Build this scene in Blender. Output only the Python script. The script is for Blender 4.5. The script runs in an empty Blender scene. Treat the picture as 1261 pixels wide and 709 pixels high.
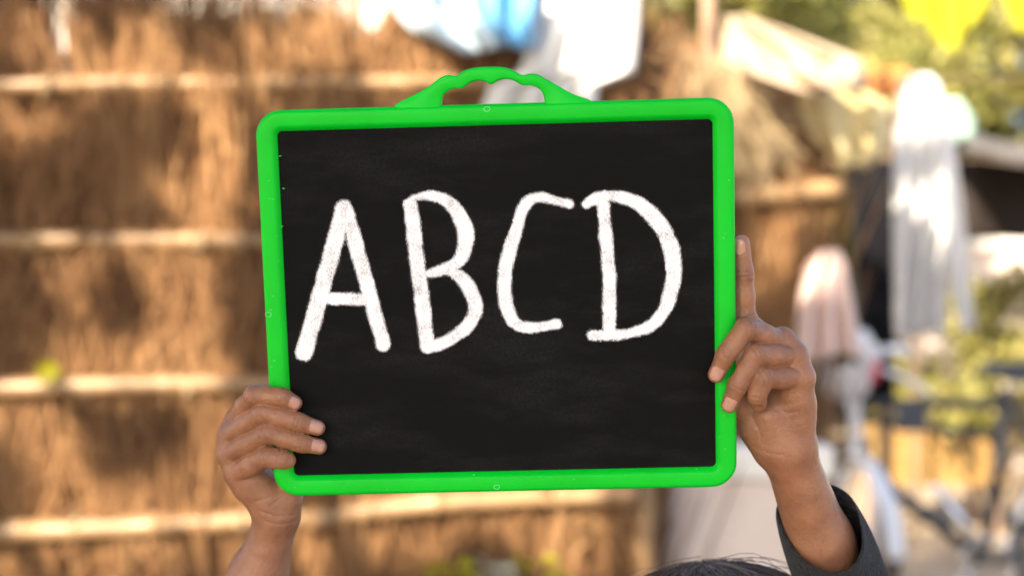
import bpy, math, random
import numpy as np
from mathutils import Vector, Matrix

# ------------------------------------------------------------------ camera, sky, sun, exposure
scene = bpy.context.scene
COL = scene.collection
CAM_Z = 1.25
FPX = 50.0 / 36.0 * 1261.0            # focal length in photograph pixels

cam_data = bpy.data.cameras.new("camera")
cam = bpy.data.objects.new("camera", cam_data); COL.objects.link(cam)
cam.location = (0, 0, CAM_Z); cam.rotation_euler = (math.radians(90), 0, 0)
cam_data.lens = 50; cam_data.sensor_width = 36; cam_data.clip_start = 0.05; cam_data.clip_end = 500
cam_data.dof.use_dof = True; cam_data.dof.focus_distance = 0.897; cam_data.dof.aperture_fstop = 3.4
cam_data.dof.aperture_blades = 9
scene.camera = cam

SUN_DIR = Vector((-0.46, -0.68, 0.57)).normalized()      # towards the sun
world = bpy.data.worlds.new("World"); scene.world = world; world.use_nodes = True
wn = world.node_tree.nodes; wl = world.node_tree.links
sky = wn.new("ShaderNodeTexSky"); sky.sky_type = 'NISHITA'; sky.sun_disc = False
sky.sun_elevation = math.asin(SUN_DIR.z); sky.sun_rotation = math.atan2(SUN_DIR.x, SUN_DIR.y)
sky.dust_density = 2.5; sky.ozone_density = 0.6; sky.air_density = 0.8
wn["Background"].inputs["Strength"].default_value = 0.105
wl.new(sky.outputs[0], wn["Background"].inputs[0])

sun_data = bpy.data.lights.new("sun", 'SUN'); sun_data.energy = 5.0; sun_data.angle = math.radians(0.55)
sun_data.color = (1.0, 0.86, 0.66)
sun = bpy.data.objects.new("sun", sun_data); COL.objects.link(sun)
sun.rotation_euler = SUN_DIR.to_track_quat('Z', 'Y').to_euler(); sun.location = (-4, -6, 8)

vs = scene.view_settings
vs.view_transform = 'Standard'; vs.look = 'None'; vs.gamma = 1.0; vs.use_curve_mapping = False
vs.exposure = 2.15
scene.render.engine = 'CYCLES'
scene.cycles.use_denoising = True
scene.cycles.max_bounces = 8; scene.cycles.diffuse_bounces = 4; scene.cycles.transparent_max_bounces = 12
scene.cycles.sample_clamp_indirect = 6.0

# ------------------------------------------------------------------ helpers
rng = np.random.default_rng(7)
random.seed(7)

def P(px, py, y):
    """real position of a thing seen at a photograph pixel and standing y metres away"""
    return Vector(((px - 630.5) / FPX * y, y, CAM_Z + (354.5 - py) / FPX * y))

def link(name, mesh, mat=None, parent=None, smooth=True):
    o = bpy.data.objects.new(name, mesh); COL.objects.link(o)
    if mat is not None: mesh.materials.append(mat)
    if smooth and len(mesh.polygons): mesh.polygons.foreach_set("use_smooth", [True] * len(mesh.polygons))
    if parent is not None: o.parent = parent
    return o

def pymesh(name, v, f):
    m = bpy.data.meshes.new(name); m.from_pydata([tuple(map(float, p)) for p in v], [], f); m.update(); return m

def npmesh(name, v, quads=None, tris=None, tint=None):
    m = bpy.data.meshes.new(name)
    v = np.asarray(v, np.float32).reshape(-1, 3)
    m.vertices.add(len(v)); m.vertices.foreach_set("co", v.ravel())
    nq = 0 if quads is None else len(quads); nt = 0 if tris is None else len(tris)
    loops = []; starts = []; tot = []
    if nq: loops.append(np.asarray(quads).ravel()); starts.append(np.arange(nq) * 4); tot.append(np.full(nq, 4))
    if nt: loops.append(np.asarray(tris).ravel()); starts.append(nq * 4 + np.arange(nt) * 3); tot.append(np.full(nt, 3))
    L = np.concatenate(loops).astype(np.int32)
    m.loops.add(len(L)); m.loops.foreach_set("vertex_index", L)
    m.polygons.add(nq + nt); m.polygons.foreach_set("loop_start", np.concatenate(starts).astype(np.int32))
    m.polygons.foreach_set("loop_total", np.concatenate(tot).astype(np.int32))
    if tint is not None:
        a = m.attributes.new("tint", 'FLOAT', 'POINT'); a.data.foreach_set("value", np.asarray(tint, np.float32).ravel())
    m.update(calc_edges=True); m.validate()
    return m

def thing(name, label, cat, loc=(0, 0, 0), group=None):
    o = bpy.data.objects.new(name, None); COL.objects.link(o); o.location = loc
    o.empty_display_size = 0.05
    return tag(o, label, cat, group)

def tag(o, label=None, cat=None, group=None, kind=None):
    if label: o["label"] = label
    if cat: o["category"] = cat
    if group: o["group"] = group
    if kind: o["kind"] = kind
    return o

def adopt(child, parent):
    """keep world-space vertices although the parent stands elsewhere"""
    child.parent = parent
    child.matrix_parent_inverse = Matrix.Translation(parent.location).inverted()
    return child

def catmull(pts, n=8):
    p = np.asarray(pts, float); q = np.vstack([2 * p[0] - p[1], p, 2 * p[-1] - p[-2]]); out = []
    for i in range(1, len(q) - 2):
        for t in np.linspace(0, 1, n, endpoint=False):
            a, b, c, d = q[i - 1], q[i], q[i + 1], q[i + 2]
            out.append(0.5 * (2 * b + (c - a) * t + (2 * a - 5 * b + 4 * c - d) * t * t + (3 * b - a - 3 * c + d) * t ** 3))
    out.append(p[-1]); return np.array(out)

def tube(pts, rad, sides=10, caps=True):
    """verts, faces of a tube along pts with a radius per point"""
    pts = np.asarray(pts, float); n = len(pts)
    rad = np.full(n, rad) if np.isscalar(rad) else np.asarray(rad, float)
    tan = np.gradient(pts, axis=0); tan /= np.linalg.norm(tan, axis=1)[:, None] + 1e-12
    ref = np.array([0, 0, 1.0]) if abs(tan[0][2]) < 0.9 else np.array([1.0, 0, 0])
    u = np.cross(tan[0], ref); u /= np.linalg.norm(u); V = []
    for i in range(n):
        u = u - tan[i] * np.dot(u, tan[i]); u /= np.linalg.norm(u); w = np.cross(tan[i], u)
        for k in range(sides):
            a = 2 * math.pi * k / sides
            V.append(pts[i] + rad[i] * (math.cos(a) * u + math.sin(a) * w))
    Fc = [(i * sides + k, i * sides + (k + 1) % sides, (i + 1) * sides + (k + 1) % sides, (i + 1) * sides + k)
          for i in range(n - 1) for k in range(sides)]
    if caps:
        Fc.append(tuple(range(sides))[::-1]); Fc.append(tuple(range((n - 1) * sides, n * sides)))
    return V, Fc

class MB:
    def __init__(s): s.v = []; s.f = []
    def add(s, V, Fc):
        o = len(s.v); s.v += [tuple(map(float, p)) for p in V]; s.f += [tuple(i + o for i in q) for q in Fc]; return s
    def tube(s, pts, rad, sides=10): return s.add(*tube(pts, rad, sides))
    def box(s, c, h, rot=None):
        V = []
        for x in (-1, 1):
            for y in (-1, 1):
                for z in (-1, 1):
                    p = Vector((x * h[0], y * h[1], z * h[2]))
                    if rot is not None: p = rot @ p
                    V.append(Vector(c) + p)
        return s.add(V, [(0, 1, 3, 2), (4, 6, 7, 5), (0, 4, 5, 1), (2, 3, 7, 6), (0, 2, 6, 4), (1, 5, 7, 3)])
    def build(s, name, mat, parent=None, smooth=True):
        o = link(name, pymesh(name, s.v, s.f), mat, None, smooth)
        if parent is not None: adopt(o, parent)
        return o

def bevel(o, w, seg=2):
    b = o.modifiers.new("bevel", 'BEVEL'); b.width = w; b.segments = seg; b.limit_method = 'ANGLE'; return o

# ------------------------------------------------------------------ materials
def mat_new(name):
    m = bpy.data.materials.new(name); m.use_nodes = True
    return m, m.node_tree.nodes, m.node_tree.links, m.node_tree.nodes["Principled BSDF"]

def surf(name, c1, c2, scale=8, rough=0.7, bump=0.2, bump_scale=None, stretch=(1, 1, 1), detail=6, spec=0.4, tint=None,
         trans=None, sss=0, sheen=0, c3=None, coords='Object', bump_dist=0.002, metallic=0):
    """two or three tone noise material with fine relief; tint = colour range read from the per-piece 'tint' value"""
    m, N, L, B = mat_new(name)
    tc = N.new("ShaderNodeTexCoord"); mp = N.new("ShaderNodeMapping"); mp.inputs["Scale"].default_value = stretch
    L.new(tc.outputs[coords], mp.inputs[0])
    no = N.new("ShaderNodeTexNoise"); no.inputs["Scale"].default_value = scale; no.inputs["Detail"].default_value = detail
    no.inputs["Roughness"].default_value = 0.6
    L.new(mp.outputs[0], no.inputs["Vector"])
    cr = N.new("ShaderNodeValToRGB"); e = cr.color_ramp.elements
    e[0].position = 0.3; e[1].position = 0.7; e[0].color = (*c1, 1); e[1].color = (*c2, 1)
    if c3: x = e.new(0.5); x.color = (*c3, 1)
    L.new(no.outputs["Fac"], cr.inputs[0]); col = cr.outputs[0]
    if tint:
        at = N.new("ShaderNodeAttribute"); at.attribute_name = "tint"
        r2 = N.new("ShaderNodeValToRGB"); el = r2.color_ramp.elements
        el[0].color = (*tint[0], 1); el[1].color = (*tint[-1], 1)
        for i in range(1, len(tint) - 1): el.new(i / (len(tint) - 1)).color = (*tint[i], 1)
        L.new(at.outputs["Fac"], r2.inputs[0])
        mx = N.new("ShaderNodeMix"); mx.data_type = 'RGBA'; mx.blend_type = 'MIX'; mx.inputs[0].default_value = 0.75
        L.new(col, mx.inputs[6]); L.new(r2.outputs[0], mx.inputs[7]); col = mx.outputs[2]
    L.new(col, B.inputs["Base Color"])
    B.inputs["Roughness"].default_value = rough; B.inputs["Specular IOR Level"].default_value = spec
    B.inputs["Metallic"].default_value = metallic
    if sheen: B.inputs["Sheen Weight"].default_value = sheen; B.inputs["Sheen Roughness"].default_value = 0.4
    if sss: B.inputs["Subsurface Weight"].default_value = sss
    if bump:
        n2 = N.new("ShaderNodeTexNoise"); n2.inputs["Scale"].default_value = bump_scale or scale * 4; n2.inputs["Detail"].default_value = 5
        L.new(mp.outputs[0], n2.inputs["Vector"])
        bp = N.new("ShaderNodeBump"); bp.inputs["Strength"].default_value = bump; bp.inputs["Distance"].default_value = bump_dist
        L.new(n2.outputs["Fac"], bp.inputs["Height"]); L.new(bp.outputs[0], B.inputs["Normal"])
    if trans:
        out = N["Material Output"]; tr = N.new("ShaderNodeBsdfTranslucent"); ms = N.new("ShaderNodeMixShader")
        ms.inputs[0].default_value = trans; L.new(col, tr.inputs[0])
        L.new(B.outputs[0], ms.inputs[1]); L.new(tr.outputs[0], ms.inputs[2]); L.new(ms.outputs[0], out.inputs["Surface"])
    return m

M = {}
M['soil'] = surf("sandy_soil", (0.20, 0.15, 0.10), (0.34, 0.265, 0.19), 1.5, 0.95, 0.6, 30, bump_dist=0.02, c3=(0.27, 0.21, 0.148))
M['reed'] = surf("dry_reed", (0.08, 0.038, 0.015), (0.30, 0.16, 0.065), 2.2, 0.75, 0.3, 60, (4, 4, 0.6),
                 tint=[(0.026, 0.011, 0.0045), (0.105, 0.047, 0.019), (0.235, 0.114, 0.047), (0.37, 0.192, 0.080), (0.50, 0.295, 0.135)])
M['reed_pale'] = surf("bleached_straw", (0.34, 0.24, 0.13), (0.55, 0.43, 0.27), 3, 0.75, 0.3, 60, (4, 4, 1),
                      tint=[(0.22, 0.14, 0.07), (0.42, 0.30, 0.16), (0.62, 0.49, 0.31)])
M['bamboo'] = surf("dry_bamboo", (0.17, 0.096, 0.043), (0.32, 0.20, 0.098), 6, 0.42, 0.15, 50, (1, 1, 1), spec=0.5, c3=(0.235, 0.140, 0.065))
M['wood'] = surf("grey_brown_wood", (0.24, 0.15, 0.10), (0.38, 0.26, 0.18), 5, 0.7, 0.4, 30, (6, 6, 0.6))
M['ochre'] = surf("ochre_painted_wood", (0.22, 0.125, 0.035), (0.32, 0.19, 0.055), 4, 0.6, 0.3, 25, (1, 6, 6))
M['plaster'] = surf("pale_mud_plaster", (0.58, 0.47, 0.39), (0.70, 0.59, 0.51), 4, 0.9, 0.5, 25, bump_dist=0.006)
M['limewash'] = surf("limewashed_wall", (0.66, 0.63, 0.56), (0.78, 0.75, 0.69), 2, 0.9, 0.3, 20)
M['bark'] = surf("bark", (0.09, 0.06, 0.04), (0.20, 0.15, 0.10), 8, 0.9, 0.8, 25, (4, 4, 0.8), bump_dist=0.01)
LEAF_DARK = [(0.028, 0.05, 0.012), (0.06, 0.10, 0.022), (0.10, 0.145, 0.035)]
M['leaf'] = surf("green_leaves", (0.05, 0.09, 0.02), (0.10, 0.15, 0.03), 3, 0.55, 0, tint=LEAF_DARK, trans=0.35)
M['leaf_lime'] = surf("sunny_leaves", (0.13, 0.15, 0.03), (0.27, 0.26, 0.06), 3, 0.55, 0,
                      tint=[(0.08, 0.085, 0.022), (0.21, 0.205, 0.05), (0.36, 0.33, 0.09), (0.55, 0.46, 0.20)], trans=0.4)
M['leaf_yellow'] = surf("yellow_green_leaf", (0.42, 0.42, 0.02), (0.55, 0.52, 0.03), 5, 0.45, 0.1, trans=0.5)

def cloth_mat(name, c, rough=0.85, trans=0.25, weave=900):
    k = 0.82
    return surf(name, tuple(x * k for x in c), c, 6, rough, 0.15, weave, spec=0.2, sheen=0.15, trans=trans, bump_dist=0.0008)

# ------------------------------------------------------------------ builders for vegetation and thatch
def reeds(base, top, r0, r1, tint, bend=0.02, seed=0):
    """vectorised thin three-sided stalks: base (n,3), top (n,3)"""
    g = np.random.default_rng(seed); n = len(base)
    base = np.asarray(base, float); top = np.asarray(top, float)
    mid = (base + top) / 2 + g.normal(0, 1, (n, 3)) * bend * np.linalg.norm(top - base, axis=1)[:, None]
    ax = top - base; ax /= np.linalg.norm(ax, axis=1)[:, None]
    u = np.cross(ax, np.array([0.3, 1, 0.1])); u /= np.linalg.norm(u, axis=1)[:, None]; w = np.cross(ax, u)
    ph = g.uniform(0, 6.28, n); V = np.zeros((n, 3, 3, 3))
    for ring, (c, r) in enumerate(((base, r0), (mid, (r0 + r1) / 2), (top, r1))):
        for k in range(3):
            a = ph + k * 2 * math.pi / 3
            V[:, ring, k] = c + (np.cos(a)[:, None] * u + np.sin(a)[:, None] * w) * np.reshape(r, (-1, 1))
    q = []
    for ring in range(2):
        for k in range(3):
            q.append([ring * 3 + k, ring * 3 + (k + 1) % 3, ring * 3 + 3 + (k + 1) % 3, ring * 3 + 3 + k])
    Q = np.array(q)[None] + (np.arange(n) * 9)[:, None, None]
    return V.reshape(-1, 3), Q.reshape(-1, 4), np.repeat(tint, 9)

def leaves_mesh(name, cen, size, tint, seed=0, droop=0.4, ratio=0.5, face=None):
    """folded pointed leaves, four triangles each"""
    g = np.random.default_rng(seed); n = len(cen); cen = np.asarray(cen, float)
    d = g.normal(0, 1, (n, 3)); d[:, 2] -= droop; d /= np.linalg.norm(d, axis=1)[:, None]
    r = g.normal(0, 1, (n, 3)); r[:, 2] += 0.8
    if face is not None: r += np.array(face)
    s = np.cross(d, r); s /= np.linalg.norm(s, axis=1)[:, None]; nn = np.cross(s, d)
    L = np.reshape(size, (-1, 1)) * np.ones((n, 1)); Wd = L * ratio * 0.5
    V = np.zeros((n, 5, 3))
    V[:, 0] = cen - d * L / 2; V[:, 1] = cen + s * Wd + nn * Wd * 0.35; V[:, 2] = cen - s * Wd + nn * Wd * 0.35
    V[:, 3] = cen + d * L / 2 - nn * L * 0.08; V[:, 4] = cen
    T = np.array([[0, 4, 1], [0, 2, 4], [4, 3, 1], [4, 2, 3]])[None] + (np.arange(n) * 5)[:, None, None]
    return npmesh(name, V.reshape(-1, 3), None, T.reshape(-1, 3), np.repeat(tint, 5))

def bamboo_pole(p0, p1, r, name="bamboo_pole", parent=None, mat=None, bow=0.01, seed=0):
    g = np.random.default_rng(seed + 100); p0 = np.array(p0, float); p1 = np.array(p1, float)
    Ln = np.linalg.norm(p1 - p0); pts = []; rad = []; node = 0.0; t = 0.0; nodes = []
    while node < Ln: node += g.uniform(0.20, 0.32); nodes.append(node)
    ts = sorted(set(list(np.linspace(0, Ln, int(Ln / 0.05) + 2)) + [x for nd in nodes for x in (nd - 0.008, nd, nd + 0.008) if 0 < x < Ln]))
    side = g.normal(0, 1, 3); side -= (p1 - p0) * np.dot(side, p1 - p0) / Ln ** 2; side /= np.linalg.norm(side)
    for x in ts:
        f = x / Ln
        pts.append(p0 + (p1 - p0) * f + side * bow * math.sin(f * math.pi * 1.3) + g.normal(0, 0.0008, 3))
        rr = r * (1.08 - 0.16 * f)
        if min(abs(x - nd) for nd in nodes) < 0.004: rr *= 1.13
        rad.append(rr)
    return MB().tube(pts, rad, 12).build(name, mat or M['bamboo'], parent)

def crown_points(n, blobs, seed, shell=0.55):
    g = np.random.default_rng(seed); out = []
    wts = np.array([b[1][0] * b[1][1] * b[1][2] for b in blobs]) ** 0.67; wts /= wts.sum()
    for (c, r), k in zip(blobs, (wts * n).astype(int)):
        v = g.normal(0, 1, (k, 3)); v /= np.linalg.norm(v, axis=1)[:, None]
        rad = (shell + (1 - shell) * g.random(k)) * (0.82 + 0.36 * g.random(k))
        out.append(np.array(c) + v * rad[:, None] * np.array(r))
    return np.vstack(out)

def tree(label, foot, h, spread, n, leaf, mat, seed, group=None, crown_low=0.3, name="tree", ratio=0.5, nblob=26, blob=0.30):
    g = np.random.default_rng(seed); foot = np.array(foot, float)
    root = thing(name, label, "tree", foot, group)
    tr = MB(); hh = h * 0.75
    pts = [foot + np.array([math.sin(t * 2.3 + seed) * 0.06 * h * t, math.cos(t * 1.9 + seed) * 0.05 * h * t, hh * t]) for t in np.linspace(0, 1, 9)]
    tr.tube(pts, np.linspace(0.035 * h, 0.008 * h, 9), 9); tr.build("trunk", M['bark'], root)
    blobs = []
    for i in range(nblob):
        z = crown_low + (1 - crown_low) * (i + g.random()) / nblob
        prof = math.sin(math.pi * min(0.97, 0.18 + 0.8 * (z - crown_low) / (1 - crown_low)))
        a = g.uniform(0, 6.28); rr = spread * prof * math.sqrt(g.random()) * 0.9
        c = foot + np.array([math.cos(a) * rr, math.sin(a) * rr, h * z])
        s = blob * spread * g.uniform(0.65, 1.25); blobs.append((c, (s, s, s * 0.7)))
        st = pts[min(8, int(8 * min(1, z * 0.9)))]
        md = (np.array(st) + c) / 2 + np.array([0, 0, -0.06 * h]) * g.random()
        if i % 2 == 0:
            lm = MB(); lm.tube([st, md, c], [0.010 * h, 0.006 * h, 0.003 * h], 6); lm.build("limb", M['bark'], root)
    cen = crown_points(n, blobs, seed)
    base = g.random(len(blobs)); t = np.clip(np.repeat(0.5, len(cen)) + g.normal(0, 0.25, len(cen)), 0, 1)
    me = leaves_mesh("crown", cen, g.uniform(0.7, 1.3, len(cen)) * leaf, t, seed, ratio=ratio)
    adopt(link("crown", me, mat, None, False), root)["kind"] = "stuff"
    return root

# ------------------------------------------------------------------ ground
gm = pymesh("ground", [(-150, -150, 0), (150, -150, 0), (150, 150, 0), (-150, 150, 0)], [(0, 1, 2, 3)])
tag(link("ground", gm, M['soil'], None, False), kind="structure")

# ------------------------------------------------------------------ thatch fence
def fence_reeds(x0, x1, yf, zb, ztop, n, seed, gaps=(), tone=0.48):
    g = np.random.default_rng(seed)
    x = g.uniform(x0, x1, n); L = g.uniform(0.18, 0.62, n); zt = ztop(x)
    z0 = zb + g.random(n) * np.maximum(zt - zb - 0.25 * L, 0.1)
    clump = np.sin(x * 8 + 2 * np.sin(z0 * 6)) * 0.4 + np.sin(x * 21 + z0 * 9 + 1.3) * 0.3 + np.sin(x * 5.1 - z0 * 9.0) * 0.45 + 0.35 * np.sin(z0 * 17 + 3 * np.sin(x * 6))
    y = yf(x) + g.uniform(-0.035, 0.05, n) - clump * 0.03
    base = np.stack([x, y, z0], 1)
    top = base + np.stack([g.normal(0, 0.16, n) * L, g.normal(0, 0.05, n) * L, L], 1)
    over = top[:, 2] - (zt + g.normal(0, 0.04, n)); top[:, 2] -= np.maximum(over, 0)
    ok = top[:, 2] - base[:, 2] > 0.05
    for (gx, gz, rx, rz) in gaps:
        for f in (0.0, 0.25, 0.5, 0.75, 1.0):
            q = base + (top - base) * f
            ok &= ~(((q[:, 0] - gx) / rx) ** 2 + ((q[:, 2] - gz) / rz) ** 2 < 1)
    base, top = base[ok], top[ok]; k = len(base)
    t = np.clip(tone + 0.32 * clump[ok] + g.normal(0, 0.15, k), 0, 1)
    r = g.uniform(0.0016, 0.0042, k)
    return reeds(base, top, r, r * 0.6, t, 0.02, seed)

FY = 3.40                                                     # distance of the long fence
yfA = lambda x: FY + 0.03 * np.sin(x * 3.0)
ztopA = lambda x: 1.93 + 0.03 * np.sin(x * 5 + 1) - 0.06 * np.clip(x + 0.4, 0, 1) * 2
fence = thing("thatch_fence", "brown dried-reed thatch fence lashed with four rows of bamboo poles", "fence", (-0.6, FY, 0))
def gap(px, py, rx, ry): q = P(px, py, FY); return (q.x, q.z, rx / FPX * FY, ry / FPX * FY)
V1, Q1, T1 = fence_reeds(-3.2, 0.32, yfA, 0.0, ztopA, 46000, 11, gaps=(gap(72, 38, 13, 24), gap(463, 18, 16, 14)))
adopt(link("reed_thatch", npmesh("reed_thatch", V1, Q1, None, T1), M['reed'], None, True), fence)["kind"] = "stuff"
for i, (a, b, r) in enumerate([((-330, 118), (640, 98), 0.020), ((-330, 303), (640, 296), 0.023), ((-330, 490), (640, 466), 0.023),
                               ((-330, 655), (440, 640), 0.026), ((380, 641), (785, 603), 0.024)]):
    bamboo_pole(P(a[0], a[1], FY - 0.075 - 0.012 * (i == 4)), P(b[0], b[1], FY - 0.075 - 0.012 * (i == 4)), r, parent=fence, seed=i, bow=0.012)
bamboo_pole((0.285, FY - 0.04, 0.0), P(797, 545, FY - 0.02), 0.030, "bamboo_post", fence, seed=21)
for k, px in enumerate((-180, 150, 470)):
    q = P(px, 300, FY); bamboo_pole((q.x, FY + 0.09, 0), (q.x + 0.02, FY + 0.09, 1.80), 0.03, "bamboo_post", fence, seed=30 + k)
for k, (px, py) in enumerate([(60, 108), (205, 104), (330, 105), (40, 300), (250, 298), (300, 299), (110, 481), (235, 478), (95, 647), (300, 642)]):
    q = P(px, py, FY - 0.075); mb = MB()
    for w in range(3):
        ang = np.linspace(0, 2 * math.pi, 13)
        mb.tube([(q.x + 0.006 * (w - 1) + 0.004 * math.sin(a), q.y + 0.027 * math.cos(a), q.z + 0.027 * math.sin(a)) for a in ang], 0.0028, 5)
    mb.build("rope_binding", M['reed_pale'], fence)

def straw_tufts(x0, x1, yf, z0, z1, n, seed):
    g = np.random.default_rng(seed); x = g.uniform(x0, x1, n); z = g.uniform(z0, z1, n); L = g.uniform(0.04, 0.20, n)
    m = np.sin(x * 13 + 2 * np.sin(z * 9)) + np.sin(z * 19 + 2 * np.sin(x * 11 + 1)); ok = m + g.normal(0, .7, n) > 0.2; x, z, L, m = x[ok], z[ok], L[ok], m[ok]; k = len(x)
    a = g.normal(-math.pi / 2, 0.55, k); b = np.stack([x, yf - 0.05 - 0.03 * g.random(k), z], 1)
    t = b + np.stack([np.cos(a) * L, -0.15 * L * g.random(k), np.sin(a) * L], 1); r = g.uniform(.0012, .003, k)
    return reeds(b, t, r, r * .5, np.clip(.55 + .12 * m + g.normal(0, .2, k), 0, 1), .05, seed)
Vt, Qt, Tt = straw_tufts(-2.2, 0.30, FY, 0.3, 1.85, 16000, 17)
adopt(link("loose_straw", npmesh("loose_straw", Vt, Qt, None, Tt), M['reed'], None, True), fence)["kind"] = "stuff"
def mat_sheet(x0, x1, y, z1, parent, seed):
    nx, nz = 120, 40; g = np.random.default_rng(seed)
    V = [(x0 + (x1 - x0) * i / nx, y + 0.012 * math.sin(i * 1.7) + 0.006 * g.random(), z1 * j / nz) for j in range(nz + 1) for i in range(nx + 1)]
    o = link("backing_mat", pymesh("backing_mat", V, [(j * (nx + 1) + i, j * (nx + 1) + i + 1, (j + 1) * (nx + 1) + i + 1, (j + 1) * (nx + 1) + i) for j in range(nz) for i in range(nx)]), M['mat'])
    t = o.modifiers.new("t", 'SOLIDIFY'); t.thickness = 0.004; adopt(o, parent)
M['mat'] = surf("woven_reed_mat", (0.07, 0.034, 0.013), (0.22, 0.115, 0.045), 14, 0.85, 0.6, 80, (5, 5, 0.7), bump_dist=0.004)
mat_sheet(-3.2, 0.32, FY + 0.07, 1.76, fence, 1)

# second, shorter fence panel to the right
GY = 3.86
panel = thing("short_thatch_fence", "shorter reed thatch panel behind the right hand, tied with one bamboo pole", "fence", (0.6, GY, 0))
ztopB = lambda x: 1.86 - 0.12 * np.clip(x - 0.45, 0, 2)
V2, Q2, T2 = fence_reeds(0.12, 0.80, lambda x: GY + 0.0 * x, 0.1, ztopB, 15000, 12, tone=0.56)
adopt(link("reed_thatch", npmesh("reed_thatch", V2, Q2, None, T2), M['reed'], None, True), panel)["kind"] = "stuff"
bamboo_pole(P(700, 246, GY - 0.07), P(1038, 236, GY - 0.07), 0.030, parent=panel, seed=41)
bamboo_pole(P(700, 440, GY - 0.07), P(1000, 430, GY - 0.07), 0.024, parent=panel, seed=42)
mat_sheet(0.12, 0.79, GY + 0.07, 1.72, panel, 2)
# bleached straw heaped on top of the panel
g = np.random.default_rng(5); n = 2600
sx = g.uniform(0.30, 0.62, n); sz = 1.80 + 0.10 * np.sin((sx - 0.25) / 0.4 * 3.1) * g.random(n) - 0.05 + g.normal(0, .02, n)
bs = np.stack([sx, GY - 0.10 + g.normal(0, 0.05, n), sz], 1); tp = bs + np.stack([g.normal(0, 0.10, n), g.normal(-0.02, 0.04, n), g.normal(-0.12, 0.08, n)], 1)
V3, Q3, T3 = reeds(bs, tp, g.uniform(0.0015, 0.003, n), np.full(n, 0.001), np.clip(0.65 + g.normal(0, .2, n), 0, 1), 0.04, 3)
adopt(link("straw_topping", npmesh("straw_topping", V3, Q3, None, T3), M['reed_pale'], None, True), panel)["kind"] = "stuff"

# post rising above the panel
qp = P(874, 60, 3.72)
post = thing("wooden_post", "bare brown wooden post rising above the thatch panel", "post", (qp.x, qp.y, 0))
MB().tube([(qp.x + 0.004 * math.sin(z * 5), qp.y, z) for z in np.linspace(0, 2.5, 14)], np.linspace(0.026, 0.020, 14), 10).build("pole", M['wood'], post)
mb = MB()
for w in range(3): mb.tube([(qp.x + 0.027 * math.cos(a), qp.y + 0.027 * math.sin(a), 1.74 + 0.007 * w) for a in np.linspace(0, 2 * math.pi, 13)], 0.003, 5)
mb.build("rope_binding", M['reed_pale'], post)

# ------------------------------------------------------------------ cloths
def cloth(name, fn, nu, nv, mat, label, cat, group=None, thick=0.0025):
    V = [fn(u, v) for v in np.linspace(0, 1, nv) for u in np.linspace(0, 1, nu)]
    Fc = [(j * nu + i, j * nu + i + 1, (j + 1) * nu + i + 1, (j + 1) * nu + i) for j in range(nv - 1) for i in range(nu - 1)]
    o = link(name, pymesh(name, V, Fc), mat)
    s = o.modifiers.new("thickness", 'SOLIDIFY'); s.thickness = thick; s.offset = 0
    return tag(o, label, cat, group)

def lerp_table(tab, v):
    ks = [t[0] for t in tab]; return [float(np.interp(v, ks, [t[i] for t in tab])) for i in range(1, len(tab[0]))]

def hanging(tab, y, folds=5, amp=0.02, lean=0.0):
    """tab rows: (v, px left, px right, py): the outline of a hanging cloth y metres away"""
    def fn(u, v):
        l, r, py = lerp_table(tab, v)
        dy = amp * math.sin(u * folds * 2 * math.pi + 1.3 * v) * min(1, 0.25 + v) + 0.4 * amp * math.sin(u * folds * 5.1 + v * 3)
        hem = 4 * math.sin(u * 7) * v
        return P(l + (r - l) * u, py + hem, y + dy + lean * v)
    return fn

C_WHITE = cloth_mat("white_cotton", (0.80, 0.80, 0.80)); C_SHEET = cloth_mat("white_sheet", (0.82, 0.82, 0.80), trans=0.15)
C_CREAM = cloth_mat("cream_cotton", (0.74, 0.64, 0.36)); C_BLACK = surf("black_cotton", (0.006, 0.006, 0.008), (0.010, 0.010, 0.012), 6, 0.9, 0.1, 900, spec=0.1)
C_PINK = cloth_mat("pink_cotton", (0.86, 0.68, 0.62)); C_OLIVE = cloth_mat("olive_cotton", (0.16, 0.14, 0.03))
C_MINT = cloth_mat("mint_cotton", (0.50, 0.74, 0.62)); C_ORANGE = cloth_mat("orange_cotton", (0.60, 0.26, 0.08))
C_SACK = cloth_mat("beige_sacking", (0.62, 0.50, 0.37)); C_BLUE = cloth_mat("blue_plastic", (0.16, 0.44, 0.72), rough=0.4)
C_PALEBLUE = cloth_mat("pale_plastic", (0.52, 0.64, 0.74), rough=0.4, trans=0.2); C_TARP = cloth_mat("grey_tarpaulin", (0.085, 0.08, 0.08), rough=0.6, trans=0.0)
C_DARK = cloth_mat("roof_shade_dark", (0.020, 0.014, 0.012), rough=0.7, trans=0.0)  # near-black colour stands for the shade beneath the lean-to roof

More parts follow.
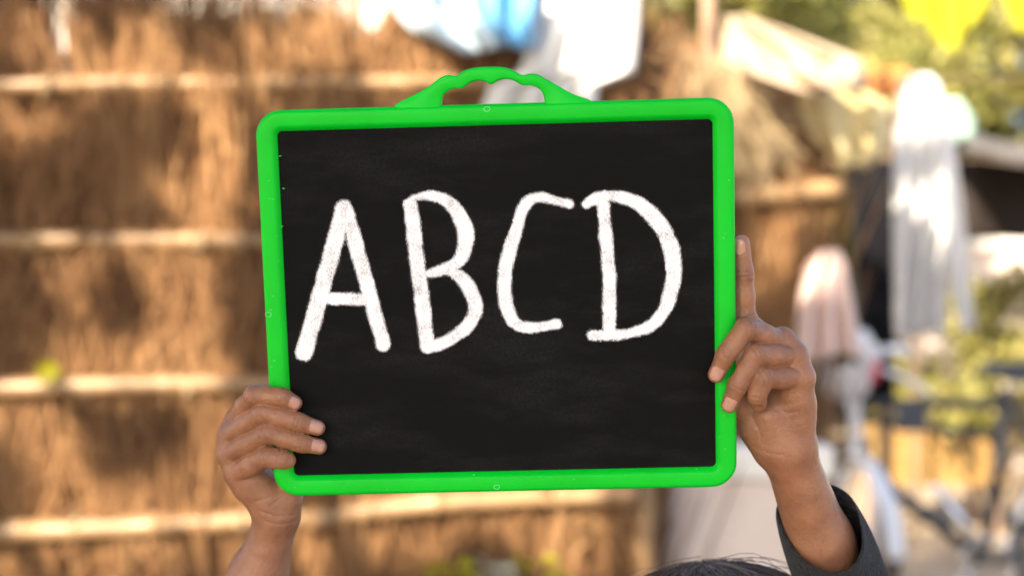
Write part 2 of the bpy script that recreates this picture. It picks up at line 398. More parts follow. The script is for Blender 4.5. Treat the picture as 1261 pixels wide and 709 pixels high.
cloth("bed_sheet", hanging([(0, 655, 790, -40), (0.35, 655, 786, 40), (0.55, 640, 782, 88), (0.62, 604, 736, 105), (1, 570, 732, 190)], 3.28, 4, 0.02), 40, 30, C_SHEET,
      "plain white sheet hung over the fence top behind the board handle", "sheet")
cloth("plastic_sheet", hanging([(0, 470, 668, -40), (0.4, 478, 664, 5), (0.7, 505, 662, 36), (1, 560, 655, 62)], 3.25, 3, 0.03), 34, 20, C_PALEBLUE,
      "pale whitish blue plastic sheet draped along the fence top", "plastic sheet")
cloth("blue_wrap", hanging([(0, 574, 664, -30), (0.5, 584, 662, 14), (0.8, 606, 660, 42), (1, 636, 660, 58)], 3.18, 2, 0.02), 20, 14, C_BLUE,
      "bright blue plastic wrap lying over the pale plastic sheet", "plastic sheet")
cloth("sack_cloth", hanging([(0, 893, 915, 20), (0.25, 890, 965, 36), (0.55, 890, 1062, 72), (0.8, 912, 1068, 92), (1, 985, 1060, 112)], 3.62, 3, 0.03, -0.04), 36, 20, C_SACK,
      "bleached beige sacking slumped over the top of the thatch panel", "sacking")
cloth("cream_cloth", hanging([(0, 978, 1040, 98), (0.3, 982, 1096, 128), (0.6, 1000, 1096, 172), (0.85, 1022, 1090, 190), (1, 1030, 1062, 207)], 3.74, 2, 0.03), 26, 22, C_CREAM,
      "cream cotton cloth hung out beside the long white towel", "cloth")
cloth("white_towel", hanging([(0, 1118, 1146, 92), (0.05, 1108, 1158, 104), (0.3, 1100, 1172, 190), (0.55, 1100, 1183, 270), (0.8, 1100, 1168, 350), (1, 1102, 1164, 412)], 4.10, 3.4, 0.03), 40, 40, C_WHITE,
      "long white towel draped over the clothes line next to a bamboo pole", "towel")
cloth("scarf", hanging([(0, 1146, 1172, 150), (0.4, 1158, 1186, 260), (0.8, 1172, 1196, 355), (1, 1182, 1202, 408)], 4.04, 1.5, 0.015), 14, 30, C_WHITE,
      "narrow white scarf hanging just in front of the long white towel", "scarf")
cloth("black_trousers", hanging([(0, 1042, 1104, 196), (0.35, 1046, 1106, 290), (0.7, 1056, 1104, 400), (1, 1060, 1102, 500)], 5.2, 3, 0.025), 24, 30, C_BLACK,
      "black trousers hanging under the cream cloth", "trousers")
cloth("olive_cloth", hanging([(0, 1022, 1046, 205), (0.5, 1020, 1052, 330), (1, 1026, 1060, 450)], 4.12, 2, 0.02), 16, 24, C_OLIVE,
      "narrow olive cloth hanging at the end of the thatch panel", "cloth")
cloth("pink_cloth", hanging([(0, 1012, 1034, 308), (0.15, 994, 1042, 325), (0.5, 984, 1050, 370), (1, 976, 1064, 440)], 3.72, 3, 0.03), 24, 20, C_PINK,
      "pale pink cloth hanging above the bicycle handlebar", "cloth")
cloth("mint_cloth", hanging([(0, 1158, 1182, 122), (0.5, 1164, 1202, 146), (1, 1168, 1200, 172)], 4.5, 2, 0.015), 12, 10, C_MINT,
      "small pale mint cloth pegged behind the white towel", "cloth")
cloth("orange_cloth", hanging([(0, 1062, 1118, 84), (0.6, 1070, 1120, 106), (1, 1076, 1112, 122)], 4.4, 2, 0.02), 14, 10, C_ORANGE,
      "small orange cloth lying across the clothes line", "cloth")

# clothes line and its bamboo pole
cl = thing("clothes_line", "sagging rope clothes line carried by a bamboo pole", "clothes line", (P(1092, 0, 4.15).x, 4.15, 0))
qb = P(1093, 130, 5.32); bamboo_pole((qb.x - 0.02, 5.32, 0), (qb.x, 5.32, qb.z), 0.027, parent=cl, seed=51)
q0 = P(874, 80, 3.66); q2 = P(1500, 70, 4.3); q1 = P(1130, 96, 4.12)
MB().tube(catmull([q0, (q0 + q1) / 2 + Vector((0, 0, -0.02)), q1, (q1 + q2) / 2 + Vector((0, 0, -0.03)), q2], 6), 0.004, 6).build("rope", M['reed_pale'], cl)
MB().tube(catmull([P(960, 196, 5.3), P(1060, 199, 5.21), P(1093, 198, 5.28), P(1200, 196, 5.6), P(1265, 205, 6.0)], 6), 0.004, 6).build("rope", M['reed_pale'], cl)
bamboo_pole((q2.x, q2.y, 0), (q2.x, q2.y, q2.z + 0.1), 0.022, parent=cl, seed=52)

# ------------------------------------------------------------------ low plastered wall, lean-to, crate, added white backdrop wall
a = P(822, 0, 3.5).x; b = P(1022, 0, 3.5).x; zt = P(0, 552, 3.5).z; WY = 3.57
w = thing("low_wall", "low pale plastered mud wall beyond the end of the fence", "wall", ((a + b) / 2, WY, 0))
o = MB().box(((a + b) / 2, WY, (zt - 0.075) / 2), ((b - a) / 2, 0.06, (zt - 0.075) / 2)).build("wall_body", M['plaster'], w, False); bevel(o, 0.02, 3)
o = MB().box(((a + b) / 2, WY, zt - 0.036), ((b - a) / 2 + 0.012, 0.072, 0.040)).build("coping", M['limewash'], w, False); bevel(o, 0.008, 2)

ly = 6.2
lean = thing("lean_to", "open lean-to shelter with grey sheet roof and, in place of its shade, a dark tarpaulin", "shelter", (P(1300, 0, ly).x, ly, 0))
def roof_fn(u, v):
    x = P(1172, 0, ly).x + u * 1.6; z = P(0, 164, ly).z - u * 0.36 - (0.10 * max(0, v - 0.85) / 0.15) + 0.006 * math.sin(u * 40); return Vector((x, ly + 0.95 - min(v, 0.85) * 1.3 - 0.05 * max(0, v - .85) / .15, z))
def side_fn(u, v):  # dark sheet put where the roof's underside lies in shade
    x = P(1176, 0, ly).x + u * 1.6; zt_ = P(0, 170, ly).z - u * 0.36; zb_ = P(0, 302, ly + .35).z + 0.03 * math.sin(u * 9); return Vector((x + 0.02 * math.sin(u * 30), ly + 0.35 + 0.02 * math.sin(u * 33 + v), zt_ + (zb_ - zt_) * v))
for nm, fn, mt in (("roof_sheet", roof_fn, C_TARP), ("shade_sheet", side_fn, C_DARK)):
    V = [fn(u, v) for v in np.linspace(0, 1, 10) for u in np.linspace(0, 1, 50)]
    Fc = [(j * 50 + i, j * 50 + i + 1, (j + 1) * 50 + i + 1, (j + 1) * 50 + i) for j in range(9) for i in range(49)]
    o = link(nm, pymesh(nm, V, Fc), mt); s = o.modifiers.new("t", 'SOLIDIFY'); s.thickness = 0.006; adopt(o, lean)
for k, (u, dy) in enumerate(((0.99, -0.1), (0.99, 0.8), (0.03, 0.8))):
    bamboo_pole((P(1176, 0, ly).x + u * 1.6, ly + dy, 0), (P(1176, 0, ly).x + u * 1.6, ly + dy, P(0, 164, ly).z - u * 0.36 - 0.02), 0.017, "post", lean, seed=60 + k, mat=M['bark'])

cy_ = 7.2; cx0 = P(1075, 0, cy_).x; cx1 = P(1236, 0, cy_).x; cz0 = P(0, 597, cy_).z; cz1 = P(0, 538, cy_).z
cr = thing("wooden_bench", "ochre wooden plank bench standing behind the bicycle", "bench", ((cx0 + cx1) / 2, cy_, 0))
for k in range(3):
    h = (cz1 - cz0) / 3; o = MB().box(((cx0 + cx1) / 2, cy_ + 0.003 * k, cz0 + h * (k + .5)), ((cx1 - cx0) / 2, 0.014, h / 2 - 0.004)).build("plank", M['ochre'], cr, False); bevel(o, 0.004)
o = MB().box(((cx0 + cx1) / 2, cy_ + 0.18, cz1 + 0.012), ((cx1 - cx0) / 2 + 0.02, 0.2, 0.012)).build("seat", M['ochre'], cr, False); bevel(o, 0.004)
for sx_ in (cx0 + 0.04, cx1 - 0.04):
    for yy in (cy_ + 0.04, cy_ + 0.34):
        MB().box((sx_, yy, cz0 / 2 + 0.06), (0.025, 0.025, cz0 / 2 + 0.06)).build("leg", M['wood'], cr, False)

hw = thing("sky_standin_wall", "added white wall standing in for the bright sky above the long fence", "wall", (-1.6, 8.0, 0))  # added so that its sunlit white reads as blown-out sky over the fence
o = MB().box((-1.9, 8.1, 1.5), (2.6, 0.1, 1.5)).build("wall_body", M['limewash'], hw, False)
o = MB().box((-1.9, 8.05, 3.04), (2.7, 0.22, 0.04)).build("wall_cap", M['wood'], hw, False)

gw = thing("garden_wall", "long pale plastered garden wall behind the bench and shrubs", "wall", (4.6, 9.9, 0))
MB().box((4.6, 9.9, 0.76), (2.05, 0.09, 0.76)).build("wall_body", M['plaster'], gw, False)
bevel(MB().box((4.6, 9.9, 1.55), (2.09, 0.13, 0.032)).build("coping", M['limewash'], gw, False), 0.01)

for w_ in (w, hw, gw): w_["kind"] = "thing"
# ------------------------------------------------------------------ trees and plants behind
tree("yellow-green leafy tree growing behind the clothes line", (2.4, 12.2, 0), 5.2, 2.4, 24000, 0.12, M['leaf_lime'], 3, "trees beyond the yard", 0.12)
tree("tall pale leafy tree rising behind the lean-to shelter", (4.9, 12.6, 0), 5.6, 2.4, 22000, 0.12, M['leaf_lime'], 4, "trees beyond the yard", 0.10)
tree("darker green tree standing behind the thatch panel", (0.9, 12.5, 0), 5.0, 2.2, 9000, 0.11, M['leaf'], 6, "trees beyond the yard", 0.15)
tree("dark green tree leaning over the white backdrop wall", (-1.9, 9.6, 0), 4.4, 1.2, 4000, 0.11, M['leaf'], 8, "trees beyond the yard", 0.45)
tree("wide hazy green tree far behind the bicycle", (6.5, 16.0, 0), 6.5, 3.6, 9000, 0.14, M['leaf_lime'], 9, "trees beyond the yard", 0.06)
tree("round green tree far behind the white backdrop wall", (-6.0, 15.0, 0), 6.0, 3.0, 6000, 0.14, M['leaf'], 10, "trees beyond the yard", 0.1)

tree("bushy olive-green tree filling the gap between towel and shelter", (3.7, 14.0, 0), 6.4, 2.6, 20000, 0.13, M['leaf_lime'], 14, "trees beyond the yard", 0.06)
tree("olive-green tree behind the wooden post", (1.5, 9.0, 0), 4.2, 1.3, 9000, 0.11, M['leaf_lime'], 15, "trees beyond the yard", 0.25)
def shrub(label, foot, h, spread, n, leaf, mat, seed, group=None, ratio=0.5):
    g = np.random.default_rng(seed); foot = np.array(foot, float); r = thing("shrub", label, "shrub", foot, group)
    st = MB()
    for i in range(9):
        a = g.uniform(0, 6.28); tip = foot + np.array([math.cos(a) * spread * .7, math.sin(a) * spread * .7, h * g.uniform(.6, .95)])
        st.tube([foot, (foot + tip) / 2 + np.array([0, 0, .1 * h]), tip], [0.012, 0.008, 0.004], 5)
    st.build("stem", M['bark'], r)
    blobs = [(foot + np.array([g.normal(0, spread * .45), g.normal(0, spread * .45), h * g.uniform(.2, .9)]), (spread * .38,) * 3) for _ in range(14)]
    cen = crown_points(n, blobs, seed, 0.3); cen[:, 2] = np.maximum(cen[:, 2], 0.03)
    adopt(link("foliage", leaves_mesh("foliage", cen, g.uniform(.7, 1.3, len(cen)) * leaf, np.clip(.6 + g.normal(0, .25, len(cen)), 0, 1), seed, ratio=ratio), mat, None, False), r)["kind"] = "stuff"
    return r
shrub("pale yellow-green shrub right of the hanging scarf", (P(1225, 0, 7.4).x, 7.4, 0), 1.45, 0.42, 1300, 0.09, M['leaf_lime'], 31)
shrub("low yellow-green shrub behind the bicycle saddle", (P(1330, 0, 8.6).x, 8.6, 0), 1.0, 0.6, 1300, 0.09, M['leaf_lime'], 32)
shrub("low sunlit shrub between the white towel and the bench", (P(1140, 0, 9.2).x, 9.2, 0), 0.9, 0.5, 1000, 0.08, M['leaf_lime'], 33)

# big yellow-green leaves hanging into the top right corner
bl = thing("broad_leaf_branch", "overhanging branch with big bright yellow-green leaves", "branch", (2.6, 4.9, 2.4))
MB().tube(catmull([(3.4, 5.2, 2.75), (2.4, 4.8, 2.55), (1.75, 4.6, 2.36), (1.30, 4.5, 2.30)], 8), np.linspace(0.030, 0.006, 25), 8).build("stem", M['bark'], bl)
def big_leaf(base, tip, wid, side, droop=0.03):
    base = np.array(base, float); tip = np.array(tip, float); ax = tip - base; L = np.linalg.norm(ax); ax /= L
    s = np.array(side, float); s -= ax * np.dot(s, ax); s /= np.linalg.norm(s); nn = np.cross(ax, s); V = []; n = 12
    for i in range(n + 1):
        t = i / n; w = wid * (math.sin(math.pi * t ** 0.75) ** 0.8) * 0.5 + 0.001
        for k in (-1, -0.5, 0, 0.5, 1):
            V.append(base + ax * L * t + s * w * k + nn * (abs(k) * w * 0.35 - droop * math.sin(t * 3.1) + 0.004 * math.sin(t * 20) * abs(k)))
    Fc = [(i * 5 + k, i * 5 + k + 1, i * 5 + 6 + k, i * 5 + 5 + k) for i in range(n) for k in range(4)]
    o = link("leaf", pymesh("leaf", V, Fc), M['leaf_yellow']); sm = o.modifiers.new("t", 'SOLIDIFY'); sm.thickness = 0.0012
    return adopt(o, bl)
for (bp, tp, wd) in (((1150, -60), (1172, 66), 0.20), ((1200, -70), (1192, 34), 0.16), ((1128, -60), (1128, 30), 0.10), ((1262, -60), (1258, 42), 0.15), ((1300, -60), (1284, 30), 0.16), ((1232, -70), (1222, -8), 0.1)):
    big_leaf(P(bp[0], bp[1], 4.55), P(tp[0], tp[1], 4.45), wd, (1, 0.2, 0))

# small plants at the foot of the fence
def sprig(label, px, py, y, n, size, mat, seed):
    g = np.random.default_rng(seed); q = P(px, py, y); r = thing("sprig", label, "plant", (q.x, y, 0))
    MB().tube([(q.x + 0.02, y + 0.02, 0), (q.x + 0.01, y, q.z * 0.6), tuple(q)], [0.006, 0.005, 0.002], 6).build("stem", M['bark'], r)
    for i in range(n):
        a = g.uniform(0, 6.28); c = np.array(q) + np.array([math.cos(a) * size * .8 * g.random(), math.sin(a) * size * .5, g.uniform(-1.2, 0.4) * size])
        d = np.array([math.cos(a), math.sin(a) * .6, g.uniform(-.3, .7)]); tip = c + d * size
        s = np.array([-d[1], d[0], 0.3]); V = []; 
        for t in np.linspace(0, 1, 6):
            w_ = size * 0.35 * math.sin(math.pi * t ** .8) + 0.0005
            for k in (-1, 0, 1): V.append(c + (tip - c) * t + s * w_ * k + np.array([0, 0, abs(k) * w_ * .3 - .2 * size * t * t]))
        Fc = [(j * 3 + k, j * 3 + k + 1, j * 3 + 4 + k, j * 3 + 3 + k) for j in range(5) for k in range(2)]
        adopt(link("leaf", pymesh("leaf", V, Fc), mat), r)
    return r
M['leaf_white'] = surf("silvery_leaf", (0.5, 0.52, 0.36), (0.66, 0.66, 0.5), 6, 0.5, 0.1, trans=0.3)
sprig("yellow-green seedling in front of the fence foot", 552, 700, 3.2, 16, 0.055, M['leaf_yellow'], 1)
sprig("pale silvery seedling between two yellow-green ones", 604, 702, 3.2, 14, 0.05, M['leaf_white'], 2)
sprig("yellow-green seedling near the slanted bamboo post", 664, 696, 3.2, 16, 0.05, M['leaf_yellow'], 3)
q = P(60, 458, FY - 0.11)
fl = thing("yellow_flower", "small yellow flower stuck on the third bamboo pole", "flower", q)
for k in range(9):
    a = k * 2 * math.pi / 9; d = Vector((math.cos(a), -0.25, math.sin(a))); s = Vector((-math.sin(a), 0, math.cos(a)))
    V = [q, q + d * 0.016 + s * 0.008, q + d * 0.032 + Vector((0, -0.006, 0)), q + d * 0.016 - s * 0.008]
    adopt(link("petal", pymesh("petal", V, [(0, 1, 2, 3)]), M['leaf_yellow']), fl)

# ------------------------------------------------------------------ shade tree over the yard (its crown throws the dapples)
st_foot = np.array([-4.2, -2.6, 0.0])
shade = thing("shade_tree", "large spreading tree whose crown shades the yard", "tree", st_foot)
MB().tube(catmull([st_foot, st_foot + [0.1, 0.05, 1.2], st_foot + [0.3, 0.25, 2.4], st_foot + [0.6, 0.5, 3.5]], 6), np.linspace(0.20, 0.10, 19), 12).build("trunk", M['bark'], shade)
g = np.random.default_rng(77)
tops = []
for i in range(16):
    a = i * 2.399; r = 0.6 + 3.0 * math.sqrt((i + 0.5) / 16)
    c = np.array([-3.2 + 0.85 * r * math.cos(a), -1.6 + 0.8 * r * math.sin(a), 3.9 + 0.5 * g.random()])
    s0 = st_foot + [0.45, 0.37, 2.6 + 0.8 * g.random()]
    MB().tube(catmull([s0, (s0 + c) / 2 + [0, 0, 0.3], c], 5), np.linspace(0.07, 0.015, 11), 7).build("limb", M['bark'], shade); tops.append(c)
n = 76000
xy = np.stack([g.uniform(-6.8, 0.7, n), g.uniform(-4.9, 2.5, n)], 1)
cen = np.column_stack([xy, 3.55 + 1.25 * g.random(n)])
edge = ((xy[:, 0] + 3.3) / 3.9) ** 2 + ((xy[:, 1] + 1.6) / 3.9) ** 2
keep = edge < 1.0 + 0.25 * np.sin(np.arctan2(xy[:, 1] + 1.6, xy[:, 0] + 3.3) * 5)
SD = np.array(SUN_DIR)
# openings in the crown: where sunlight gets through to the fence
open_ = [(262, 235, 34, 48), (245, 390, 34, 45), (215, 425, 26, 26), (270, 296, 24, 20), (70, 590, 24, 40), (98, 646, 40, 26), (268, 585, 34, 48), (300, 640, 40, 26),
         (165, 478, 30, 18), (262, 474, 34, 18), (140, 104, 36, 20), (205, 102, 30, 18), (15, 700, 40, 34), (150, 704, 46, 28), (72, 45, 20, 34), (330, 95, 30, 24),
         (100, 425, 18, 18), (300, 150, 26, 30), (500, 640, 70, 50), (620, 625, 60, 40), (720, 660, 60, 60), (420, 690, 30, 36), (55, 150, 22, 22), (30, 20, 26, 18),
         (190, 60, 24, 24), (420, 60, 40, 40), (530, 90, 44, 40), (12, 520, 14, 20), (720, 40, 110, 80), (570, 5, 90, 60), (1000, 610, 30, 24), (960, 62, 120, 60, 3.6), (1130, 140, 20, 26, 4.1), (1112, 330, 14, 24, 4.1), (1040, 150, 40, 34, 3.74), (955, 240, 75, 26, 3.8), (800, 45, 70, 50, 3.75), (1005, 345, 12, 22, 3.72), (940, 330, 40, 60, 3.86), (970, 170, 36, 50, 3.86)]
open_ += [(g.uniform(0, 330), g.uniform(60, 705), g.uniform(10, 26), g.uniform(12, 34)) for _ in range(12)]
for (px, py, rx, ry, *dist) in open_:
    q = np.array(P(px, py, dist[0] if dist else FY - 0.05)); rel = cen - q; t = rel @ SD; off = rel - t[:, None] * SD
    # compare across the ray, in the fence plane's own right/up directions
    hit = cen - SD * ((cen[:, 1] - q[1]) / SD[1])[:, None] - q
    keep &= ~(((hit[:, 0] / (rx / FPX * FY + 0.06)) ** 2 + (hit[:, 2] / (ry / FPX * FY + 0.06)) ** 2) < 1)
cen = cen[keep]
adopt(link("crown", leaves_mesh("crown", cen, g.uniform(.8, 1.25, len(cen)) * 0.15, np.clip(.5 + g.normal(0, .25, len(cen)), 0, 1), 78, ratio=0.55), M['leaf'], None, False), shade)["kind"] = "stuff"

# ------------------------------------------------------------------ bicycle
BY = 5.0
M['bike_grey'] = surf("grey_enamel", (0.028, 0.027, 0.030), (0.05, 0.048, 0.05), 8, 0.4, 0.05, spec=0.6)
M['bike_dark'] = surf("dark_enamel", (0.04, 0.035, 0.035), (0.09, 0.075, 0.07), 8, 0.4, 0.05, spec=0.5)
M['bike_white'] = surf("white_enamel", (0.72, 0.72, 0.72), (0.80, 0.80, 0.80), 6, 0.35, 0.05, spec=0.5)
M['chrome'] = surf("worn_chrome", (0.65, 0.65, 0.66), (0.75, 0.75, 0.76), 8, 0.25, 0.05, metallic=0.9)
M['rubber'] = surf("black_rubber", (0.02, 0.02, 0.02), (0.035, 0.033, 0.032), 20, 0.75, 0.2)
M['vinyl'] = surf("dark_blue_vinyl", (0.03, 0.035, 0.05), (0.05, 0.055, 0.075), 12, 0.45, 0.1)
bk = thing("bicycle", "old bicycle with white front fork and dark saddle parked beyond the child", "bicycle", (P(1150, 0, BY).x, BY, 0))
bp = lambda px, py, dy=0.0: np.array(P(px, py, BY)) + np.array([0, dy, 0])
BB = bp(1212, 690); ST = bp(1240, 480); HT = bp(1052, 482); HB = bp(1056, 568)
rear = np.array([BB[0] + 0.44, BY, 0.335])
fr = MB(); fr.tube([BB, ST], 0.021); fr.tube([HT + [0.01, 0, -.04], ST + [0, 0, -.05]], 0.019); fr.tube([HB, BB], 0.024)
fr.tube([HT + [0.012, 0, -.09], BB + (ST - BB) * 0.72], 0.016)
for s in (-1, 1):
    fr.tube([BB + [0, .03 * s, 0], rear + [0, .06 * s, 0]], 0.009); fr.tube([ST + [0, .02 * s, -.04], rear + [0, .06 * s, 0]], 0.008)
fr.build("frame", M['bike_grey'], bk)
MB().tube([HT + [0, 0, .02], HB + [0, 0, -.01]], 0.022, 14).build("head_tube", M['bike_white'], bk)
fhub = np.array([HB[0] - 0.012, BY - 0.06, 0.335])
fk = MB(); crown = HB + [0, 0, -.03]
for s in (-1, 1): fk.tube(catmull([crown, crown + [.045 * s, 0, -.02], (crown + fhub) / 2 + [.055 * s, 0.01, 0], fhub + [.055 * s, 0, 0]], 5), 0.011, 8)
fk.build("fork", M['bike_white'], bk)
def wheel(c, right, name="wheel"):
    c = np.array(c); right = np.array(right, float); up = np.array([0, 0, 1.0]); ax = np.cross(right, up)
    ring = lambda R, n=48: [c + R * (math.cos(a) * right + math.sin(a) * up) for a in np.linspace(0, 2 * math.pi, n + 1)]
    w = MB().tube([c - ax * .05, c + ax * .05], 0.018).build(name, M['chrome'], bk)
    kids = [("tyre", MB().tube(ring(.318), .018, 10), M['rubber']), ("rim", MB().tube(ring(.296), .010, 8), M['chrome'])]
    sp = MB()
    for k in range(28):
        a = 2 * math.pi * k / 28; sp.tube([c + ax * .03 * (-1) ** k, c + .292 * (math.cos(a) * right + math.sin(a) * up)], 0.0013, 4)
    kids.append(("spokes", sp, M['chrome']))
    for nm, mb, mt in kids: o = mb.build(nm, mt); o.parent = w      # the wheel's own frame is the world's, so nothing shifts
    return w
wheel(rear, (1, 0, 0)); wheel(fhub, (0.13, -0.99, 0))
def mudguard(c, right, a0, a1):
    c = np.array(c); right = np.array(right, float); up = np.array([0, 0, 1.0]); ax = np.cross(right, up); V = []; n = 24
    for i in range(n + 1):
        a = a0 + (a1 - a0) * i / n
        for k in range(7):
            b_ = (k - 3) / 3 * 1.2; R = .345 + .016 * (math.cos(b_) - 1)
            V.append(c + R * (math.cos(a) * right + math.sin(a) * up) + ax * .030 * math.sin(b_))
    o = link("mudguard", pymesh("mudguard", V, [(i * 7 + k, i * 7 + k + 1, i * 7 + 8 + k, i * 7 + 7 + k) for i in range(n) for k in range(6)]), M['bike_white'])
    s = o.modifiers.new("t", 'SOLIDIFY'); s.thickness = 0.002; adopt(o, bk)
mudguard(fhub, (0.13, -0.99, 0), 0.1, 2.6); mudguard(rear, (1, 0, 0), 0.2, 2.9)
hb = MB(); stm = HT + [0, 0, .09]; hb.tube([HT + [0, 0, .01], stm], 0.013)
hb.tube(catmull([stm + [-.27, .06, .03], stm + [-.20, .0, .05], stm + [-.08, -.03, .01], stm, stm + [.05, -.03, .02], stm + [.12, .0, .06], stm + [.17, .05, .055]], 6), 0.012, 10)
hbo = hb.build("handlebar", M['chrome'], bk)
for s, e0, e1 in ((1, stm + [.105, -.01, .055], stm + [.20, .05, .05]), (-1, stm + [-.19, .0, .05], stm + [-.29, .06, .03])):
    MB().tube([e0, (e0 + e1) / 2, e1], [0.017, 0.019, 0.017], 10).build("grip", M['bike_white'], bk)
MB().tube(catmull([stm + [.06, -.03, .0], stm + [.14, -.04, -.03], stm + [.22, -.02, -.07], stm + [.27, 0, -.10]], 6), [0.010] * 19, 8).build("brake_lever", M['bike_white'], bk)
# saddle: wide at the back, nose towards the handlebar
sc_ = bp(1248, 458); V = []; nl = 14
for i in range(nl + 1):
    t = i / nl; x = sc_[0] - 0.13 + 0.26 * t; hw_ = 0.022 + 0.085 * max(0, t - 0.25) ** 0.8; top = sc_[2] + 0.012 * math.cos(t * 5) + 0.018 * t
    if i in (0, nl): hw_ *= 0.55
    for k in range(10):
        a = 2 * math.pi * k / 10; V.append((x, BY + hw_ * math.cos(a), top + (0.022 + .02 * t) * math.sin(a) * (0.6 if i in (0, nl) else 1)))
Fc = [(i * 10 + k, i * 10 + (k + 1) % 10, i * 10 + 10 + (k + 1) % 10, i * 10 + 10 + k) for i in range(nl) for k in range(10)] + [tuple(range(10))[::-1], tuple(range(nl * 10, nl * 10 + 10))]
MB().add(V, Fc).build("saddle", M['vinyl'], bk)
MB().tube([ST, sc_ + [0.02, 0, -.01]], 0.012).build("seat_post", M['chrome'], bk)
for s in (-1, 1):
    a_ = 0.9 + (0 if s > 0 else math.pi); e = BB + [0.17 * math.cos(a_), -.06 * s, 0.17 * math.sin(a_)]
    MB().tube([BB + [0, -.06 * s, 0], e], 0.009).build("crank", M['chrome'], bk); MB().box(e + [0, -.05 * s, 0], (.035, .045, .012)).build("pedal", M['rubber'], bk, False)
MB().tube([BB + [.09 * math.cos(a), -.045, .09 * math.sin(a)] for a in np.linspace(0, 2 * math.pi, 33)], 0.006, 6).build("chainring", M['chrome'], bk)
MB().tube([bp(1146, 594, -.05), BB + [0.0, -.05, .01]], 0.017, 10).build("pump", M['chrome'], bk)
MB().box(bp(1120, 512, -.02), (0.05, .02, .05)).build("tool_pouch", M['vinyl'], bk, False)
rk = MB()
for s in (-.06, -.02, .02, .06): rk.tube([rear + [-.17, s, .40], rear + [.22, s, .40]], 0.006, 6)
for s in (-.06, .06): rk.tube([rear + [0, s, 0], rear + [.1, s, .40]], 0.006, 6)
rk.build("rack", M['chrome'], bk)

# crumpled white bag with red print on the handlebar
bg = thing("carrier_bag", "crumpled white carrier bag with red print hanging from the bicycle handlebar", "bag", bp(1036, 520))
C_BAG = cloth_mat("white_plastic_bag", (0.80, 0.80, 0.81), rough=0.4, trans=0.2); C_RED = cloth_mat("red_print", (0.62, 0.05, 0.08), rough=0.4, trans=0.1)
bc = bp(1034, 452, -.10)
def bag_pt(th, v, off=0.0):
    r = 0.085 * (math.sin(math.pi * (0.12 + 0.80 * v)) ** 0.55) * (1 + .10 * math.sin(th * 5 + v * 6) + .06 * math.sin(th * 9 - v * 11)) + off
    return bc + np.array([r * 1.25 * math.cos(th), r * .75 * math.sin(th), 0.125 - 0.22 * v + .012 * math.sin(th * 3 + 1)])
nt, nv = 48, 22
V = [bag_pt(2 * math.pi * i / nt, j / nv) for j in range(nv + 1) for i in range(nt)]
Fc = [(j * nt + i, j * nt + (i + 1) % nt, (j + 1) * nt + (i + 1) % nt, (j + 1) * nt + i) for j in range(nv) for i in range(nt)] + [tuple(range(nv * nt, nv * nt + nt)), tuple(range(nt))[::-1]]
MB().add(V, Fc).build("bag_body", C_BAG, bg)
V = [bag_pt(-0.75 + 0.95 * i / 10, 0.40 + 0.40 * j / 8, 0.002) for j in range(9) for i in range(11)]
MB().add(V, [(j * 11 + i, j * 11 + i + 1, j * 11 + 12 + i, j * 11 + 11 + i) for j in range(8) for i in range(10)]).build("print_patch", C_RED, bg)
for s in (-1, 1): MB().tube(catmull([bc + [.05 * s, 0, .12], bc + [.03 * s, .05, .17], bc + [0.02 * s, .10, .15]], 5), 0.006, 6).build("bag_handle", C_BAG, bg)

# ------------------------------------------------------------------ the slate board
RB = Matrix(((0.99930272, 0.02414288, -0.02848149), (-0.02768879, 0.99092799, -0.13151066), (0.02504806, 0.13220758, 0.99090552)))
BC = Vector((-0.00818684, 0.90721645, CAM_Z - 0.00819696)); BW, BH = 0.300, 0.249
def loc2w(x, y, z): return RB @ Vector((x, y, z)) + BC
def H(px, py, off_mm=0.0):
    """world point over pixel (px,py), off_mm behind (+) or in front (-) of the writing surface"""
    d = Vector(((px - 630.5) / FPX, 1.0, (354.5 - py) / FPX)); nrm = RB @ Vector((0, 1, 0)); o = Vector((0, 0, CAM_Z))
    t = (BC + nrm * (off_mm / 1000) - o).dot(nrm) / d.dot(nrm); return o + d * t
def HL(px, py): return RB.transposed() @ (H(px, py) - BC)

